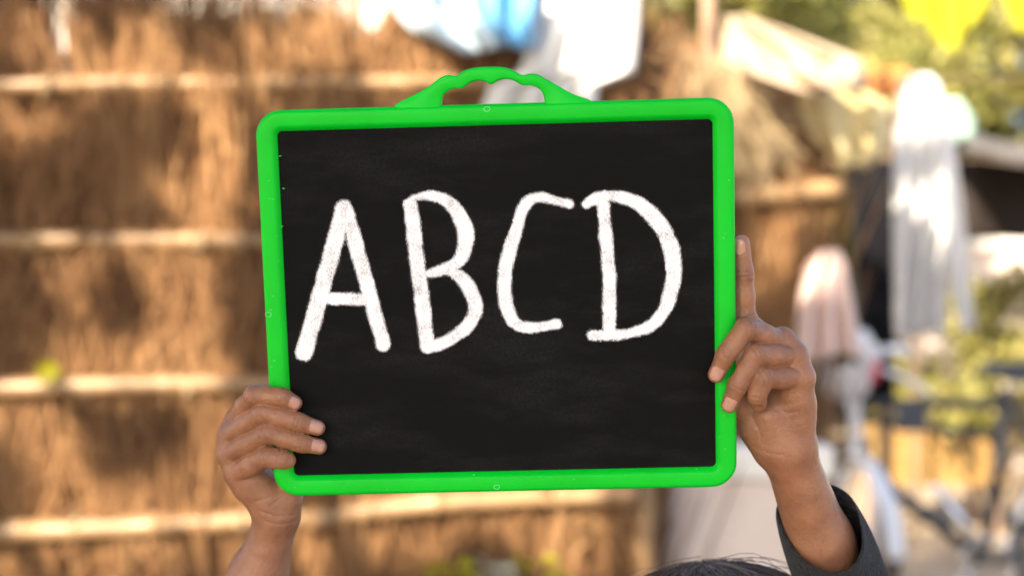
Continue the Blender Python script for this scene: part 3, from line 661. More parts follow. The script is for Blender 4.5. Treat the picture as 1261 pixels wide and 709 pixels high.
M['green'] = surf("green_plastic", (0.0, 0.50, 0.018), (0.0, 0.61, 0.028), 14, 0.40, 0.15, 90, spec=0.2, bump_dist=0.0006, trans=0.15)
_b = M['green'].node_tree.nodes["Principled BSDF"]
_b.inputs["Subsurface Weight"].default_value = 0.0; _b.inputs["Subsurface Radius"].default_value = (0.2, 1.0, 0.25); _b.inputs["Subsurface Scale"].default_value = 0.004
def slate_mat():
    m, N, L, B = mat_new("black_slate")
    tc = N.new("ShaderNodeTexCoord")
    n1 = N.new("ShaderNodeTexNoise"); n1.inputs["Scale"].default_value = 22; n1.inputs["Detail"].default_value = 9; n1.inputs["Roughness"].default_value = 0.72
    n2 = N.new("ShaderNodeTexNoise"); n2.inputs["Scale"].default_value = 520; n2.inputs["Detail"].default_value = 3
    n3 = N.new("ShaderNodeTexNoise"); n3.inputs["Scale"].default_value = 1500; n3.inputs["Detail"].default_value = 1
    mp = N.new("ShaderNodeMapping"); mp.inputs["Rotation"].default_value = (0, .5, 0); mp.inputs["Scale"].default_value = (.35, 1, 1.3); L.new(tc.outputs["Object"], mp.inputs[0])
    for n_ in (n2, n3): L.new(tc.outputs["Object"], n_.inputs["Vector"])
    L.new(mp.outputs[0], n1.inputs["Vector"])
    r1 = N.new("ShaderNodeValToRGB"); r1.color_ramp.elements[0].position = .48; r1.color_ramp.elements[1].position = .82
    r1.color_ramp.elements[0].color = (0, 0, 0, 1); r1.color_ramp.elements[1].color = (.5, .5, .5, 1)
    r2 = N.new("ShaderNodeValToRGB"); r2.color_ramp.elements[0].position = .25; r2.color_ramp.elements[1].position = .72
    r3 = N.new("ShaderNodeValToRGB"); r3.color_ramp.elements[0].position = .735; r3.color_ramp.elements[1].position = .80
    L.new(n1.outputs["Fac"], r1.inputs[0]); L.new(n2.outputs["Fac"], r2.inputs[0]); L.new(n3.outputs["Fac"], r3.inputs[0])
    mu = N.new("ShaderNodeMath"); mu.operation = 'MULTIPLY'; L.new(r1.outputs[0], mu.inputs[0]); L.new(r2.outputs[0], mu.inputs[1])
    m3 = N.new("ShaderNodeMath"); m3.operation = 'MULTIPLY'; m3.inputs[1].default_value = .3; L.new(r3.outputs[0], m3.inputs[0])
    ad = N.new("ShaderNodeMath"); ad.operation = 'ADD'; ad.use_clamp = True; L.new(mu.outputs[0], ad.inputs[0]); L.new(m3.outputs[0], ad.inputs[1])
    mx = N.new("ShaderNodeMix"); mx.data_type = 'RGBA'; mx.inputs[6].default_value = (0.0038, 0.0038, 0.0040, 1); mx.inputs[7].default_value = (0.044, 0.044, 0.046, 1)
    L.new(ad.outputs[0], mx.inputs[0]); L.new(mx.outputs[2], B.inputs["Base Color"])
    B.inputs["Roughness"].default_value = 0.78; B.inputs["Specular IOR Level"].default_value = 0.10
    bp_ = N.new("ShaderNodeBump"); bp_.inputs["Strength"].default_value = .25; bp_.inputs["Distance"].default_value = .0004
    L.new(n2.outputs["Fac"], bp_.inputs["Height"]); L.new(bp_.outputs[0], B.inputs["Normal"])
    return m
M['slate'] = slate_mat()
def chalk_mat():
    m, N, L, B = mat_new("white_chalk")
    B.inputs["Base Color"].default_value = (.82, .83, .88, 1); B.inputs["Roughness"].default_value = .95; B.inputs["Specular IOR Level"].default_value = .1
    at = N.new("ShaderNodeAttribute"); at.attribute_name = "tint"           # depth inside the stroke, 1 = 4 mm
    tc = N.new("ShaderNodeTexCoord")
    mp = N.new("ShaderNodeMapping"); mp.inputs["Rotation"].default_value = (0, math.radians(38), 0); mp.inputs["Scale"].default_value = (1.0, 1.0, 0.45)
    L.new(tc.outputs["Object"], mp.inputs[0])
    n1 = N.new("ShaderNodeTexNoise"); n1.inputs["Scale"].default_value = 1900; n1.inputs["Detail"].default_value = 3; n1.inputs["Roughness"].default_value = .6
    L.new(mp.outputs[0], n1.inputs["Vector"])
    n2 = N.new("ShaderNodeTexNoise"); n2.inputs["Scale"].default_value = 90; n2.inputs["Detail"].default_value = 3; L.new(tc.outputs["Object"], n2.inputs["Vector"])
    # cover = edge ramp + grain
    e = N.new("ShaderNodeMapRange"); e.inputs[1].default_value = -.40; e.inputs[2].default_value = .40; e.inputs[3].default_value = -.34; e.inputs[4].default_value = .42; L.new(at.outputs["Fac"], e.inputs[0])
    a1 = N.new("ShaderNodeMath"); a1.operation = 'ADD'; L.new(e.outputs[0], a1.inputs[0]); L.new(n1.outputs["Fac"], a1.inputs[1])
    s2 = N.new("ShaderNodeMath"); s2.operation = 'MULTIPLY_ADD'; s2.inputs[1].default_value = .72; s2.inputs[2].default_value = -.35; L.new(n2.outputs["Fac"], s2.inputs[0])
    a2 = N.new("ShaderNodeMath"); a2.operation = 'ADD'; L.new(a1.outputs[0], a2.inputs[0]); L.new(s2.outputs[0], a2.inputs[1])
    rp = N.new("ShaderNodeMapRange"); rp.interpolation_type = 'SMOOTHSTEP'; rp.inputs[1].default_value = .40; rp.inputs[2].default_value = 1.0; L.new(a2.outputs[0], rp.inputs[0])
    L.new(rp.outputs[0], B.inputs["Alpha"])
    bp_ = N.new("ShaderNodeBump"); bp_.inputs["Strength"].default_value = .5; bp_.inputs["Distance"].default_value = .0004; L.new(n1.outputs["Fac"], bp_.inputs["Height"]); L.new(bp_.outputs[0], B.inputs["Normal"])
    return m
M['chalk'] = chalk_mat()

board = thing("slate_board", "black slate board in bright green plastic frame held up with chalk letters", "slate board")
board.matrix_world = Matrix.Translation(BC) @ RB.to_4x4()
def on_board(o): o.parent = board; return o

def ring_pts(inset, y, R, n=12):
    hw_, hh = BW / 2 - inset, BH / 2 - inset; r = max(R - inset, 0.0025); out = []
    for cx_, cz_, a0 in ((hw_ - r, hh - r, 0), (-hw_ + r, hh - r, 90), (-hw_ + r, -hh + r, 180), (hw_ - r, -hh + r, 270)):
        for k in range(n + 1):
            a = math.radians(a0 + 90 * k / n); out.append((cx_ + r * math.cos(a), y, cz_ + r * math.sin(a)))
    return out
prof = [(0.0138, 0.0045), (0.0022, 0.0055), (0.0008, 0.0045), (0.0, 0.003), (0.0, -0.0010), (0.0003, -0.0020), (0.0012, -0.0030), (0.0020, -0.0035), (0.0028, -0.0037),
        (0.0092, -0.0036), (0.0102, -0.0033), (0.0110, -0.0027), (0.0129, -0.0008), (0.0134, 0.0004), (0.0138, 0.0012)]
rings = [ring_pts(i, y, 0.0165) for i, y in prof]
nr = len(rings[0]); V = [p for r in rings for p in r]; np_ = len(prof)
Fc = [(a * nr + k, a * nr + (k + 1) % nr, (a + 1) * nr + (k + 1) % nr, (a + 1) * nr + k) for a in range(np_ - 1) for k in range(nr)]
Fc += [((np_ - 1) * nr + k, (np_ - 1) * nr + (k + 1) % nr, (k + 1) % nr, k) for k in range(nr)]
on_board(link("frame", pymesh("frame", V, Fc), M['green']))
hw_, hh = BW / 2 - 0.0132, BH / 2 - 0.0132
o = on_board(MB().box((0, 0.002, 0), (hw_, 0.002, hh)).build("slate", M['slate'], None, False))

# scalloped carrying handle
zo = lambda z: (470 + z[0] / 4.67, 70 + z[1] / 4.67)
outer = [(70, 300), (85, 272), (130, 247), (215, 205), (280, 165), (340, 119), (385, 104), (430, 110), (470, 82), (540, 63), (630, 58), (710, 62), (760, 80), (808, 106), (850, 97), (895, 101), (940, 125), (1010, 165), (1100, 215), (1195, 248), (1215, 275)]
inner = [(345, 300), (346, 268), (350, 235), (375, 201), (420, 183), (465, 182), (500, 155), (545, 138), (595, 143), (630, 159), (670, 139), (715, 128), (760, 138), (810, 164), (860, 165), (905, 185), (930, 220), (937, 262), (938, 290)]
def resamp(p, n, sm=5):
    c = catmull(p, sm); d = np.r_[0, np.cumsum(np.linalg.norm(np.diff(c, axis=0), axis=1))]; t = np.linspace(0, d[-1], n)
    return np.stack([np.interp(t, d, c[:, k]) for k in range(c.shape[1])], 1)
Lo = resamp([tuple(HL(*zo(p))) for p in outer], 90)[:, [0, 2]]; Li = resamp([tuple(HL(*zo(p))) for p in inner], 90)[:, [0, 2]]
V = []; sec = [(0.0, 0.0034), (0.0, -0.0010), (0.06, -0.0022), (0.16, -0.0027), (0.84, -0.0027), (0.94, -0.0022), (1.0, -0.0010), (1.0, 0.0034)]
for a_, b_ in zip(Lo, Li):
    wd = np.linalg.norm(b_ - a_); 
    for f, y in sec:
        f2 = f if f in (0.0, 1.0) else (min(f * 0.010 / wd, .4) if f < .5 else 1 - min((1 - f) * 0.010 / wd, .4))
        p = a_ + (b_ - a_) * f2; V.append((p[0], y, p[1]))
ns = len(sec)
Fc = [(i * ns + k, i * ns + k + 1, (i + 1) * ns + k + 1, (i + 1) * ns + k) for i in range(len(Lo) - 1) for k in range(ns - 1)]
Fc += [(i * ns + ns - 1, i * ns, (i + 1) * ns, (i + 1) * ns + ns - 1) for i in range(len(Lo) - 1)] + [tuple(range(ns)), tuple(range((len(Lo) - 1) * ns, len(Lo) * ns))[::-1]]
on_board(link("handle", pymesh("handle", V, Fc), M['green']))
# round mould marks and nicks on the frame
M['green_pale'] = surf("scuffed_green_plastic", (0.05, 0.58, 0.10), (0.16, 0.66, 0.22), 30, 0.5, 0.2, 80)
for (px, py) in ((600, 134.5), (612, 597.5), (332, 386)):
    c = HL(px, py); on_board(MB().tube([(c.x + .0019 * math.cos(a), -.0037, c.z + .0015 * math.sin(a)) for a in np.linspace(0, 2 * math.pi, 17)], 0.00035, 6).build("mould_mark", M['green_pale']))
g = np.random.default_rng(4)
for k in range(26):
    s = g.integers(0, 3)
    px, py = ((g.uniform(360, 880), 604 - (g.random()) * 20 - 0.02 * 0) if s == 0 else ((g.uniform(330, 352) , g.uniform(180, 470)) if s == 1 else (g.uniform(884, 900), g.uniform(150, 560))))
    if s == 0: py -= (px - 340) * 0.0195
    c = HL(px, py); w_ = g.uniform(.0003, .0008)
    on_board(MB().tube([(c.x - w_, -.0036, c.z), (c.x + w_, -.0037, c.z + g.normal(0, .0004))], g.uniform(.00015, .0003), 5).build("scuff", M['green_pale']))

# chalk letters
def za(z): return (340 + z[0] / 2.729, 200 + z[1] / 2.729)
def zc(z): return (590 + z[0] / 2.956, 200 + z[1] / 2.956)
letters = {
 "A": (za, 2.729, [[(228, 152, 28), (205, 240, 29), (150, 440, 30), (94, 640, 30)], [(230, 150, 26), (258, 240, 26), (300, 390, 26), (362, 612, 26)], [(150, 455, 21), (230, 459, 22), (312, 460, 22)]]),
 "B": (za, 2.729, [[(452, 142, 25), (468, 280, 26), (488, 440, 27), (508, 618, 26)], [(437, 132, 9), (470, 118, 13), (525, 112, 18), (585, 138, 24), (628, 205, 29), (636, 270, 28), (606, 338, 22), (510, 374, 14)],
                   [(520, 376, 14), (585, 366, 18), (640, 408, 25), (670, 480, 26), (650, 540, 24), (590, 592, 22), (510, 622, 22)]]),
 "C": (zc, 2.956, [[(328, 152, 17), (275, 137, 18), (215, 127, 19), (168, 155, 22), (128, 265, 25), (95, 390, 27), (96, 500, 27), (125, 578, 25), (190, 600, 22), (283, 587, 19)]]),
 "D": (zc, 2.956, [[(453, 155, 24), (462, 280, 24), (474, 420, 26), (474, 608, 25)], [(388, 152, 17), (430, 130, 22), (490, 122, 22), (575, 148, 26), (650, 215, 30), (698, 310, 31), (707, 410, 30), (685, 510, 27), (635, 585, 23), (540, 622, 20), (412, 630, 22)]])}
for ch, (zf, sc, strokes) in letters.items():
    segs = []
    for st_ in strokes:
        c = catmull(st_, 10); pts = np.array([[HL(*zf(p)).x, HL(*zf(p)).z, p[2] / sc * 0.000528] for p in c]); segs += list(zip(pts[:-1], pts[1:]))
    allp = np.array([p for s in segs for p in s]); mn = allp[:, :2].min(0) - .016; mx_ = allp[:, :2].max(0) + .016; h = .0007
    gx, gz = np.meshgrid(np.arange(mn[0], mx_[0], h), np.arange(mn[1], mx_[1], h), indexing='ij'); D = np.full(gx.shape, -1.0)
    for p, q in segs:
        dx, dz = q[0] - p[0], q[1] - p[1]; t = np.clip(((gx - p[0]) * dx + (gz - p[1]) * dz) / (dx * dx + dz * dz + 1e-12), 0, 1)
        D = np.maximum(D, p[2] + (q[2] - p[2]) * t - np.hypot(gx - p[0] - t * dx, gz - p[1] - t * dz))
    nx, nz = gx.shape; idx = np.arange(nx * nz).reshape(nx, nz); ok = D > -.0030
    cell = ok[:-1, :-1] | ok[1:, :-1] | ok[1:, 1:] | ok[:-1, 1:]
    Q = np.stack([idx[:-1, :-1][cell], idx[1:, :-1][cell], idx[1:, 1:][cell], idx[:-1, 1:][cell]], 1)
    used, inv = np.unique(Q, return_inverse=True); Q = inv.reshape(-1, 4)
    Vv = np.stack([gx.ravel()[used], np.full(len(used), -.00018), gz.ravel()[used]], 1)
    o = on_board(link("chalk_letter", npmesh("chalk_letter", Vv, Q, None, D.ravel()[used] / .004), M['chalk'])); o["label"] = "white chalk letter " + ch

# ------------------------------------------------------------------ the child holding the board
def smin(a, b, k):
    if k <= 0: return np.minimum(a, b)
    h = np.maximum(k - np.abs(a - b), 0) / k; return np.minimum(a, b) - h * h * k * 0.25

class Field:
    """signed distance sampled on a regular grid (metres)"""
    def __init__(s, lo, hi, h):
        s.lo = np.array(lo, float); s.h = h; s.n = np.ceil((np.array(hi) - s.lo) / h).astype(int) + 1
        s.d = np.full(s.n, 0.05, np.float32)
    def box(s, lo, hi):
        a = np.clip(np.floor((lo - s.lo) / s.h).astype(int), 0, s.n); b = np.clip(np.ceil((hi - s.lo) / s.h).astype(int) + 1, 0, s.n)
        sl = tuple(slice(x, y) for x, y in zip(a, b))
        ax = [(s.lo[i] + s.h * np.arange(a[i], b[i])).astype(np.float32) for i in range(3)]
        return sl, ax[0][:, None, None], ax[1][None, :, None], ax[2][None, None, :]
    @staticmethod
    def cone(X, Y, Z, a, b, ra, rb):
        a = np.array(a); b = np.array(b); ba = b - a; L2 = float(ba @ ba) + 1e-12
        t = np.clip(((X - a[0]) * ba[0] + (Y - a[1]) * ba[1] + (Z - a[2]) * ba[2]) / L2, 0, 1)
        return np.sqrt((X - a[0] - t * ba[0]) ** 2 + (Y - a[1] - t * ba[1]) ** 2 + (Z - a[2] - t * ba[2]) ** 2) - (ra + (rb - ra) * t)
    def chain(s, pts, rad, k_in, k_out, wrinkles=()):
        pts = [np.array(p, float) for p in pts]; m = max(rad) + max(k_in, k_out) + 0.006
        sl, X, Y, Z = s.box(np.min(pts, 0) - m, np.max(pts, 0) + m); f = None
        for i in range(len(pts) - 1):
            d = s.cone(X, Y, Z, pts[i], pts[i + 1], rad[i], rad[i + 1]); f = d if f is None else smin(f, d, k_in)
        for (c, ax, r, amp, sig) in wrinkles:            # skin folds across a joint
            t = (X - c[0]) * ax[0] + (Y - c[1]) * ax[1] + (Z - c[2]) * ax[2]
            dd = np.sqrt((X - c[0]) ** 2 + (Y - c[1]) ** 2 + (Z - c[2]) ** 2)
            f = f + amp * np.exp(-(t / sig) ** 2) * np.clip(1.6 - dd / r, 0, 1)
        s.d[sl] = smin(s.d[sl], f, k_out)
    def ellipsoid(s, c, r, k, rot=None):
        c = np.array(c, float); r = np.array(r, float); m = r.max() + k + .01
        sl, X, Y, Z = s.box(c - m, c + m); X, Y, Z = X - c[0], Y - c[1], Z - c[2]
        k0 = np.sqrt((X / r[0]) ** 2 + (Y / r[1]) ** 2 + (Z / r[2]) ** 2); k1 = np.sqrt((X / r[0] ** 2) ** 2 + (Y / r[1] ** 2) ** 2 + (Z / r[2] ** 2) ** 2)
        s.d[sl] = smin(s.d[sl], k0 * (k0 - 1) / (k1 + 1e-9), k)
    def groove(s, pts, amp, sig):
        """a crease running along pts"""
        pts = catmull(pts, 4); m = np.array([0.006, 0.030, 0.006])
        sl, X, Y, Z = s.box(np.min(pts, 0) - m, np.max(pts, 0) + m * [1, .4, 1]); f = None
        for a, b in zip(pts[:-1], pts[1:]):                      # distance across the front of the hand
            d = s.cone(X, 0 * Y, Z, (a[0], 0, a[2]), (b[0], 0, b[2]), 0, 0); f = d if f is None else np.minimum(f, d)
        s.d[sl] = s.d[sl] + amp * np.exp(-(f / sig) ** 2)
    def mesh(s):
        d = s.d; nx, ny, nz = d.shape; ins = d < 0
        c = np.zeros((nx - 1, ny - 1, nz - 1), np.int8)
        for i in (0, 1):
            for j in (0, 1):
                for k in (0, 1): c += ins[i:nx - 1 + i, j:ny - 1 + j, k:nz - 1 + k]
        I, J, K = np.nonzero((c > 0) & (c < 8)); idx = np.full(c.shape, -1, np.int32); idx[I, J, K] = np.arange(len(I))
        acc = np.zeros((len(I), 3)); cnt = np.zeros(len(I)); cor = [(i, j, k) for i in (0, 1) for j in (0, 1) for k in (0, 1)]
        for p in cor:
            for ax in range(3):
                if p[ax]: continue
                q = list(p); q[ax] = 1; a = d[I + p[0], J + p[1], K + p[2]]; b = d[I + q[0], J + q[1], K + q[2]]
                x = (a < 0) != (b < 0); t = np.where(x, a / np.where(x, a - b, 1), 0); pos = np.tile(np.array(p, float), (len(I), 1)); pos[:, ax] = t
                acc += pos * x[:, None]; cnt += x
        V = (np.stack([I, J, K], 1) + acc / cnt[:, None]) * s.h + s.lo; quads = []
        for ax in range(3):
            o1, o2 = [(1, 2), (2, 0), (0, 1)][ax]
            A = ins.take(range(ins.shape[ax] - 1), ax); B_ = ins.take(range(1, ins.shape[ax]), ax); e = np.argwhere(A != B_)
            ok = (e[:, o1] > 0) & (e[:, o2] > 0) & (e[:, o1] < d.shape[o1] - 1) & (e[:, o2] < d.shape[o2] - 1); e = e[ok]
            st_ = A[tuple(e.T)]; cc = []
            for s1, s2 in ((-1, -1), (0, -1), (0, 0), (-1, 0)):
                q = e.copy(); q[:, o1] += s1; q[:, o2] += s2; cc.append(idx[tuple(q.T)])
            Q = np.stack(cc, 1); Q[~st_] = Q[~st_][:, ::-1]; quads.append(Q)
        return V, np.vstack(quads)

mm = 0.001
def joint_axis(a, b): v = np.array(b) - np.array(a); return v / np.linalg.norm(v)
def finger(F_, js, rad, k_out=0.0004, fold=True):
    """js: mcp, pip, dip, tip"""
    js = [np.array(j, float) for j in js]; wr = []
    if fold:
        ax1 = joint_axis(js[0], js[2]); ax2 = joint_axis(js[1], js[3])
        for o_ in (-2.8, 0.0, 2.7): wr.append((js[1] + ax1 * o_ * mm, ax1, rad[1] * 1.35, 0.0006, 0.0008))
        for o_ in (-1.3, 1.2): wr.append((js[2] + ax2 * o_ * mm, ax2, rad[2] * 1.35, 0.00055, 0.0007))
    mid = (js[1] + js[2]) / 2; mr = (rad[1] + rad[2]) / 2 * 0.955
    p1 = (js[0] + js[1]) / 2; pr = (rad[0] + rad[1]) / 2 * 0.96
    F_.chain([js[0], p1, js[1], mid, js[2], js[3]], [rad[0], pr, rad[1], mr, rad[2], rad[3]], 0.0035, k_out, wr)

VOX = 0.0007
nails = []
def H3(t): return np.array(H(*t))
# --- hand on the board's left edge
lo = np.array(H(225, 760, -25)) - [.01, .03, .0]; hi = np.array(H(450, 455, 50)) + [0, .03, .01]
FL = Field(lo, hi, VOX)
WL = H3((340, 640, 24))
elbowL = np.array([-0.205, 0.985, 0.945])
midL = H3((316, 712, 27))
LH = {'index': [(290, 515, 17), (314, 486, -7), (347, 488.5, -10.2), (363, 496, -8.2)], 'middle': [(283, 535, 14), (325, 508, -9), (366, 519, -10.4), (391, 526.5, -6.4)],
      'ring': [(282, 558, 13), (331, 533, -9.5), (370, 545, -10.4), (393, 549.5, -6.4)], 'little': [(291, 581, 12), (329, 562, -9.5), (347, 565, -11.5), (354, 566.5, -10.0)]}
LR = {'index': (7.2, 6.4, 5.7, 4.9), 'middle': (7.6, 6.5, 5.9, 5.1), 'ring': (7.6, 6.5, 5.8, 5.1), 'little': (7.6, 6.4, 5.9, 5.5)}
wristL = {'index': (337, 632, 31), 'middle': (336, 634, 26), 'ring': (336, 636, 21), 'little': (338, 634, 19)}
for k in LH: FL.chain([H3(LH[k][0]) + [.002, .003, -.003], H3(wristL[k])], [8.0 * mm, 10 * mm], 0, 0.005)
FL.chain([H3(LH[k][0]) for k in LH] + [H3((303, 600, 15))], [6.8 * mm, 7.2 * mm, 7.4 * mm, 7.6 * mm, 9 * mm], .004, .004)
FL.chain([H3((312, 590, 16)), H3((330, 612, 20)), H3((346, 626, 22))], [11 * mm, 12 * mm, 11 * mm], .004, .005)
FL.chain([H3((352, 614, 22)), H3((350, 632, 24))], [11.2 * mm, 9.5 * mm], .003, .005)
FL.chain([WL, midL, elbowL], [12.6 * mm, 17 * mm, 23 * mm], .01, .010)
FL.chain([WL + [0, .012, 0], midL + [0, .008, 0], elbowL], [12 * mm, 16 * mm, 22 * mm], .01, .010)
FL.chain([H3((340, 622, 32)), H3((362, 585, 22)), H3((386, 548, 14)), H3((398, 530, 12.5))], [10 * mm, 8.5 * mm, 7.4 * mm, 6.6 * mm], .004, .006)
for k in ('index', 'middle', 'ring', 'little'): finger(FL, [H3(t) for t in LH[k]], [r * mm for r in LR[k]])
for pts in ([(308, 592, 4), (322, 589, 3), (331, 584, 3)], [(318, 616, 8), (330, 612, 8), (341, 605, 9)], [(322, 628, 9), (340, 634, 10), (362, 634, 12)], [(333, 622, 9), (346, 613, 9)],
            [(326, 640, 9), (345, 645, 10), (362, 642, 12)]):
    FL.groove([H3(p) for p in pts], 0.0005, 0.0009)
VL, QL = FL.mesh()

# --- hand on the board's right edge
lo = np.array(H(850, 800, -30)) - [.0, .03, .0]; hi = np.array(H(1110, 265, 55)) + [0.01, .05, .01]
FR = Field(lo, hi, VOX)
WR = H3((974, 560, 16)); midR = H3((1012, 668, 30)); elbowR = np.array([0.262, 1.012, 0.955])
RHd = {'index': [(948, 425, 16), (918, 392, 9.5), (916, 336, 8.2), (913.5, 299, 7.2)], 'middle': [(962, 420, 9), (918, 405, -9.6), (894, 436, -12.2), (882, 461, -9.0)],
       'ring': [(976, 438, 5), (931, 437, -12), (909, 473, -13.2), (898, 498, -9.4)], 'little': [(984, 464, 3), (939, 465, -12), (932, 486, -11), (934, 496, -6)]}
RR = {'index': (7.4, 6.8, 6.0, 5.0), 'middle': (7.4, 6.8, 6.0, 5.3), 'ring': (7.6, 6.9, 6.0, 5.3), 'little': (7.6, 6.8, 6.0, 5.4)}
wristR = {'index': (960, 548, 24), 'middle': (968, 548, 18), 'ring': (976, 548, 14), 'little': (981, 546, 12)}
for k in RHd: FR.chain([H3(RHd[k][0]) + [-.003, .005, -.004], H3(wristR[k])], [8.4 * mm, 11 * mm], 0, 0.006)
FR.chain([H3(RHd[k][0]) + [0.001, .001, 0] for k in RHd] + [H3((984, 490, 6)), H3((984, 512, 10))], [8 * mm, 8.4 * mm, 8.8 * mm, 9 * mm, 9 * mm, 9 * mm], .004, .006)
FR.chain([H3((985, 500, 9)), H3((980, 535, 12))], [9.5 * mm, 11 * mm], 0, .006)
FR.chain([H3((931, 527, 18)), H3((948, 552, 17))], [11.5 * mm, 12 * mm], 0, .006)
FR.chain([H3((950, 512, 10)), H3((958, 545, 12))], [11 * mm, 13 * mm], 0, .007)
FR.chain([WR, midR, elbowR], [14.6 * mm, 18.6 * mm, 21 * mm], .01, .012)
FR.chain([WR + [0, .010, 0], midR + [0, .01, 0], elbowR], [14 * mm, 18.6 * mm, 21 * mm], .01, .012)
FR.chain([H3((935, 530, 24)), H3((912, 500, 18)), H3((893, 465, 13)), H3((888, 445, 12.5))], [10 * mm, 9 * mm, 7.4 * mm, 6.5 * mm], .004, .006)
for k in ('index', 'middle', 'ring', 'little'): finger(FR, [H3(t) for t in RHd[k]], [r * mm for r in RR[k]])
for pts in ([(944, 488, 0), (950, 500, 0), (956, 522, 0)], [(950, 482, -4), (962, 488, -4), (976, 484, -3)], [(952, 492, -2), (966, 497, -2), (980, 494, -1)], [(954, 503, -1), (968, 508, -1), (982, 506, 0)],
            [(930, 550, 6), (945, 557, 2), (962, 559, 1)], [(925, 512, 8), (934, 528, 6), (938, 545, 5)]):
    FR.groove([H3(p) for p in pts], 0.00045, 0.0010)
VR, QR = FR.mesh()

# --- head, trunk, upper arms and legs (coarser)
HX, HY = 0.1455, 0.975; HTOP = 1.052
FB = Field((-0.30, 0.85, -0.005), (0.42, 1.25, 1.09), 0.005)
FB.ellipsoid((HX, HY, HTOP - .088), (.078, .088, .086), .0); FB.ellipsoid((HX, HY + .005, HTOP - .055), (.074, .084, .050), .02)
FB.ellipsoid((HX, HY - .030, HTOP - .155), (.050, .050, .048), .035)
FB.chain([(HX, HY - .088, HTOP - .105), (HX, HY - .096, HTOP - .130)], [.008, .011], 0, .012)
for s in (-1, 1):
    FB.ellipsoid((HX + s * .080, HY + .008, HTOP - .115), (.010, .018, .026), .008); FB.ellipsoid((HX + s * .032, HY - .074, HTOP - .100), (.016, .010, .008), .006)
FB.chain([(HX - .022, HY - .078, HTOP - .158), (HX + .022, HY - .078, HTOP - .158)], [.006, .006], 0, .006)
NK = np.array([HX - .01, HY + .06, .83])
FB.chain([(HX, HY + .02, HTOP - .15), NK], [.036, .040], 0, .02)
shL = np.array([0.005, 1.06, .825]); shR = np.array([0.262, 1.06, .815]); pel = np.array([.125, 1.075, .52])
FB.chain([NK, pel], [.075, .085], 0, .05); FB.chain([shL, shR], [.042, .042], 0, .05)
FB.chain([shL + [.05, 0, -.04], pel + [-.03, 0, 0]], [.06, .07], 0, .04); FB.chain([shR + [-.05, 0, -.04], pel + [.03, 0, 0]], [.06, .07], 0, .04)
FB.chain([shL, elbowL], [.036, .027], 0, .03); FB.chain([shR, elbowR], [.036, .028], 0, .03)
FB.chain([elbowL, midL + [0, 0.004, -.03]], [.024, .015], 0, .01); FB.chain([elbowR, midR + [.01, .005, -.03]], [.025, .015], 0, .01)
for s in (-1, 1):
    hip = pel + [s * .05, 0, -.03]; kn = np.array([.125 + s * .06, 1.06, .27]); an = np.array([.125 + s * .065, 1.08, .055])
    FB.chain([hip, kn, an], [.062, .042, .030], .02, .03); FB.chain([an + [0, 0, -.02], an + [s * .01, -.10, -.035]], [.030, .024], 0, .02)
VBd, QB = FB.mesh()
sk = surf("skin", (0.125, 0.050, 0.026), (0.39, 0.185, 0.104), 60, 0.36, 0.8, 420, detail=6, spec=0.5, c3=(0.27, 0.118, 0.060), bump_dist=0.0008, tint=[(0.105, 0.043, 0.023), (0.285, 0.130, 0.070), (0.44, 0.215, 0.135)])
def skin_mat():
    m = sk; N = m.node_tree.nodes; L = m.node_tree.links; B = N["Principled BSDF"]
    B.inputs["Subsurface Weight"].default_value = 0.22; B.inputs["Subsurface Radius"].default_value = (1.0, 0.36, 0.2); B.inputs["Subsurface Scale"].default_value = 0.0035
    # fine skin lines: voronoi cells feed a second bump
    tc = N.new("ShaderNodeTexCoord"); vo = N.new("ShaderNodeTexVoronoi"); vo.inputs["Scale"].default_value = 850; vo.feature = 'DISTANCE_TO_EDGE'; L.new(tc.outputs["Object"], vo.inputs["Vector"])
    cl_ = N.new("ShaderNodeMath"); cl_.operation = 'MINIMUM'; cl_.inputs[1].default_value = .12; L.new(vo.outputs[0], cl_.inputs[0])
    b2 = N.new("ShaderNodeBump"); b2.inputs["Strength"].default_value = .7; b2.inputs["Distance"].default_value = .0010
    old = B.inputs["Normal"].links[0].from_socket; L.new(cl_.outputs[0], b2.inputs["Height"]); L.new(old, b2.inputs["Normal"]); L.new(b2.outputs[0], B.inputs["Normal"])
    return m
M['skin'] = skin_mat()
for n_ in M['skin'].node_tree.nodes:
    if n_.type == 'MIX': n_.inputs[0].default_value = 0.6
person = thing("person", "child in charcoal sweater, mostly out of view, raising the slate board with both hands", "person", (0.125, 1.07, 0))
nL, nR = len(VL), len(VR)
VA = np.vstack([VL, VR, VBd]); TA = np.full(len(VA), .5)
for J, Rr in ((LH, LR), (RHd, RR)):                       # darker pigment on the knuckles, paler pads at the fingertips
    for k in J:
        js = [H3(t) for t in J[k]]
        for c, amp, rad_ in ((js[1] + [0, -.004, 0], -.30, .0060), (js[2] + [0, -.004, 0], -.20, .0042), (js[0] + [0, -.004, 0], -.16, .008), (js[3], .30, .0065)):
            TA += amp * np.exp(-(np.linalg.norm(VA - c, axis=1) / rad_) ** 2)
body = link("body", npmesh("body", VA, np.vstack([QL, QR + nL, QB + nL + nR]), None, np.clip(TA, 0, 1)), M['skin']); adopt(body, person)
sm = body.modifiers.new("soften", 'SMOOTH'); sm.factor = 0.5; sm.iterations = 1

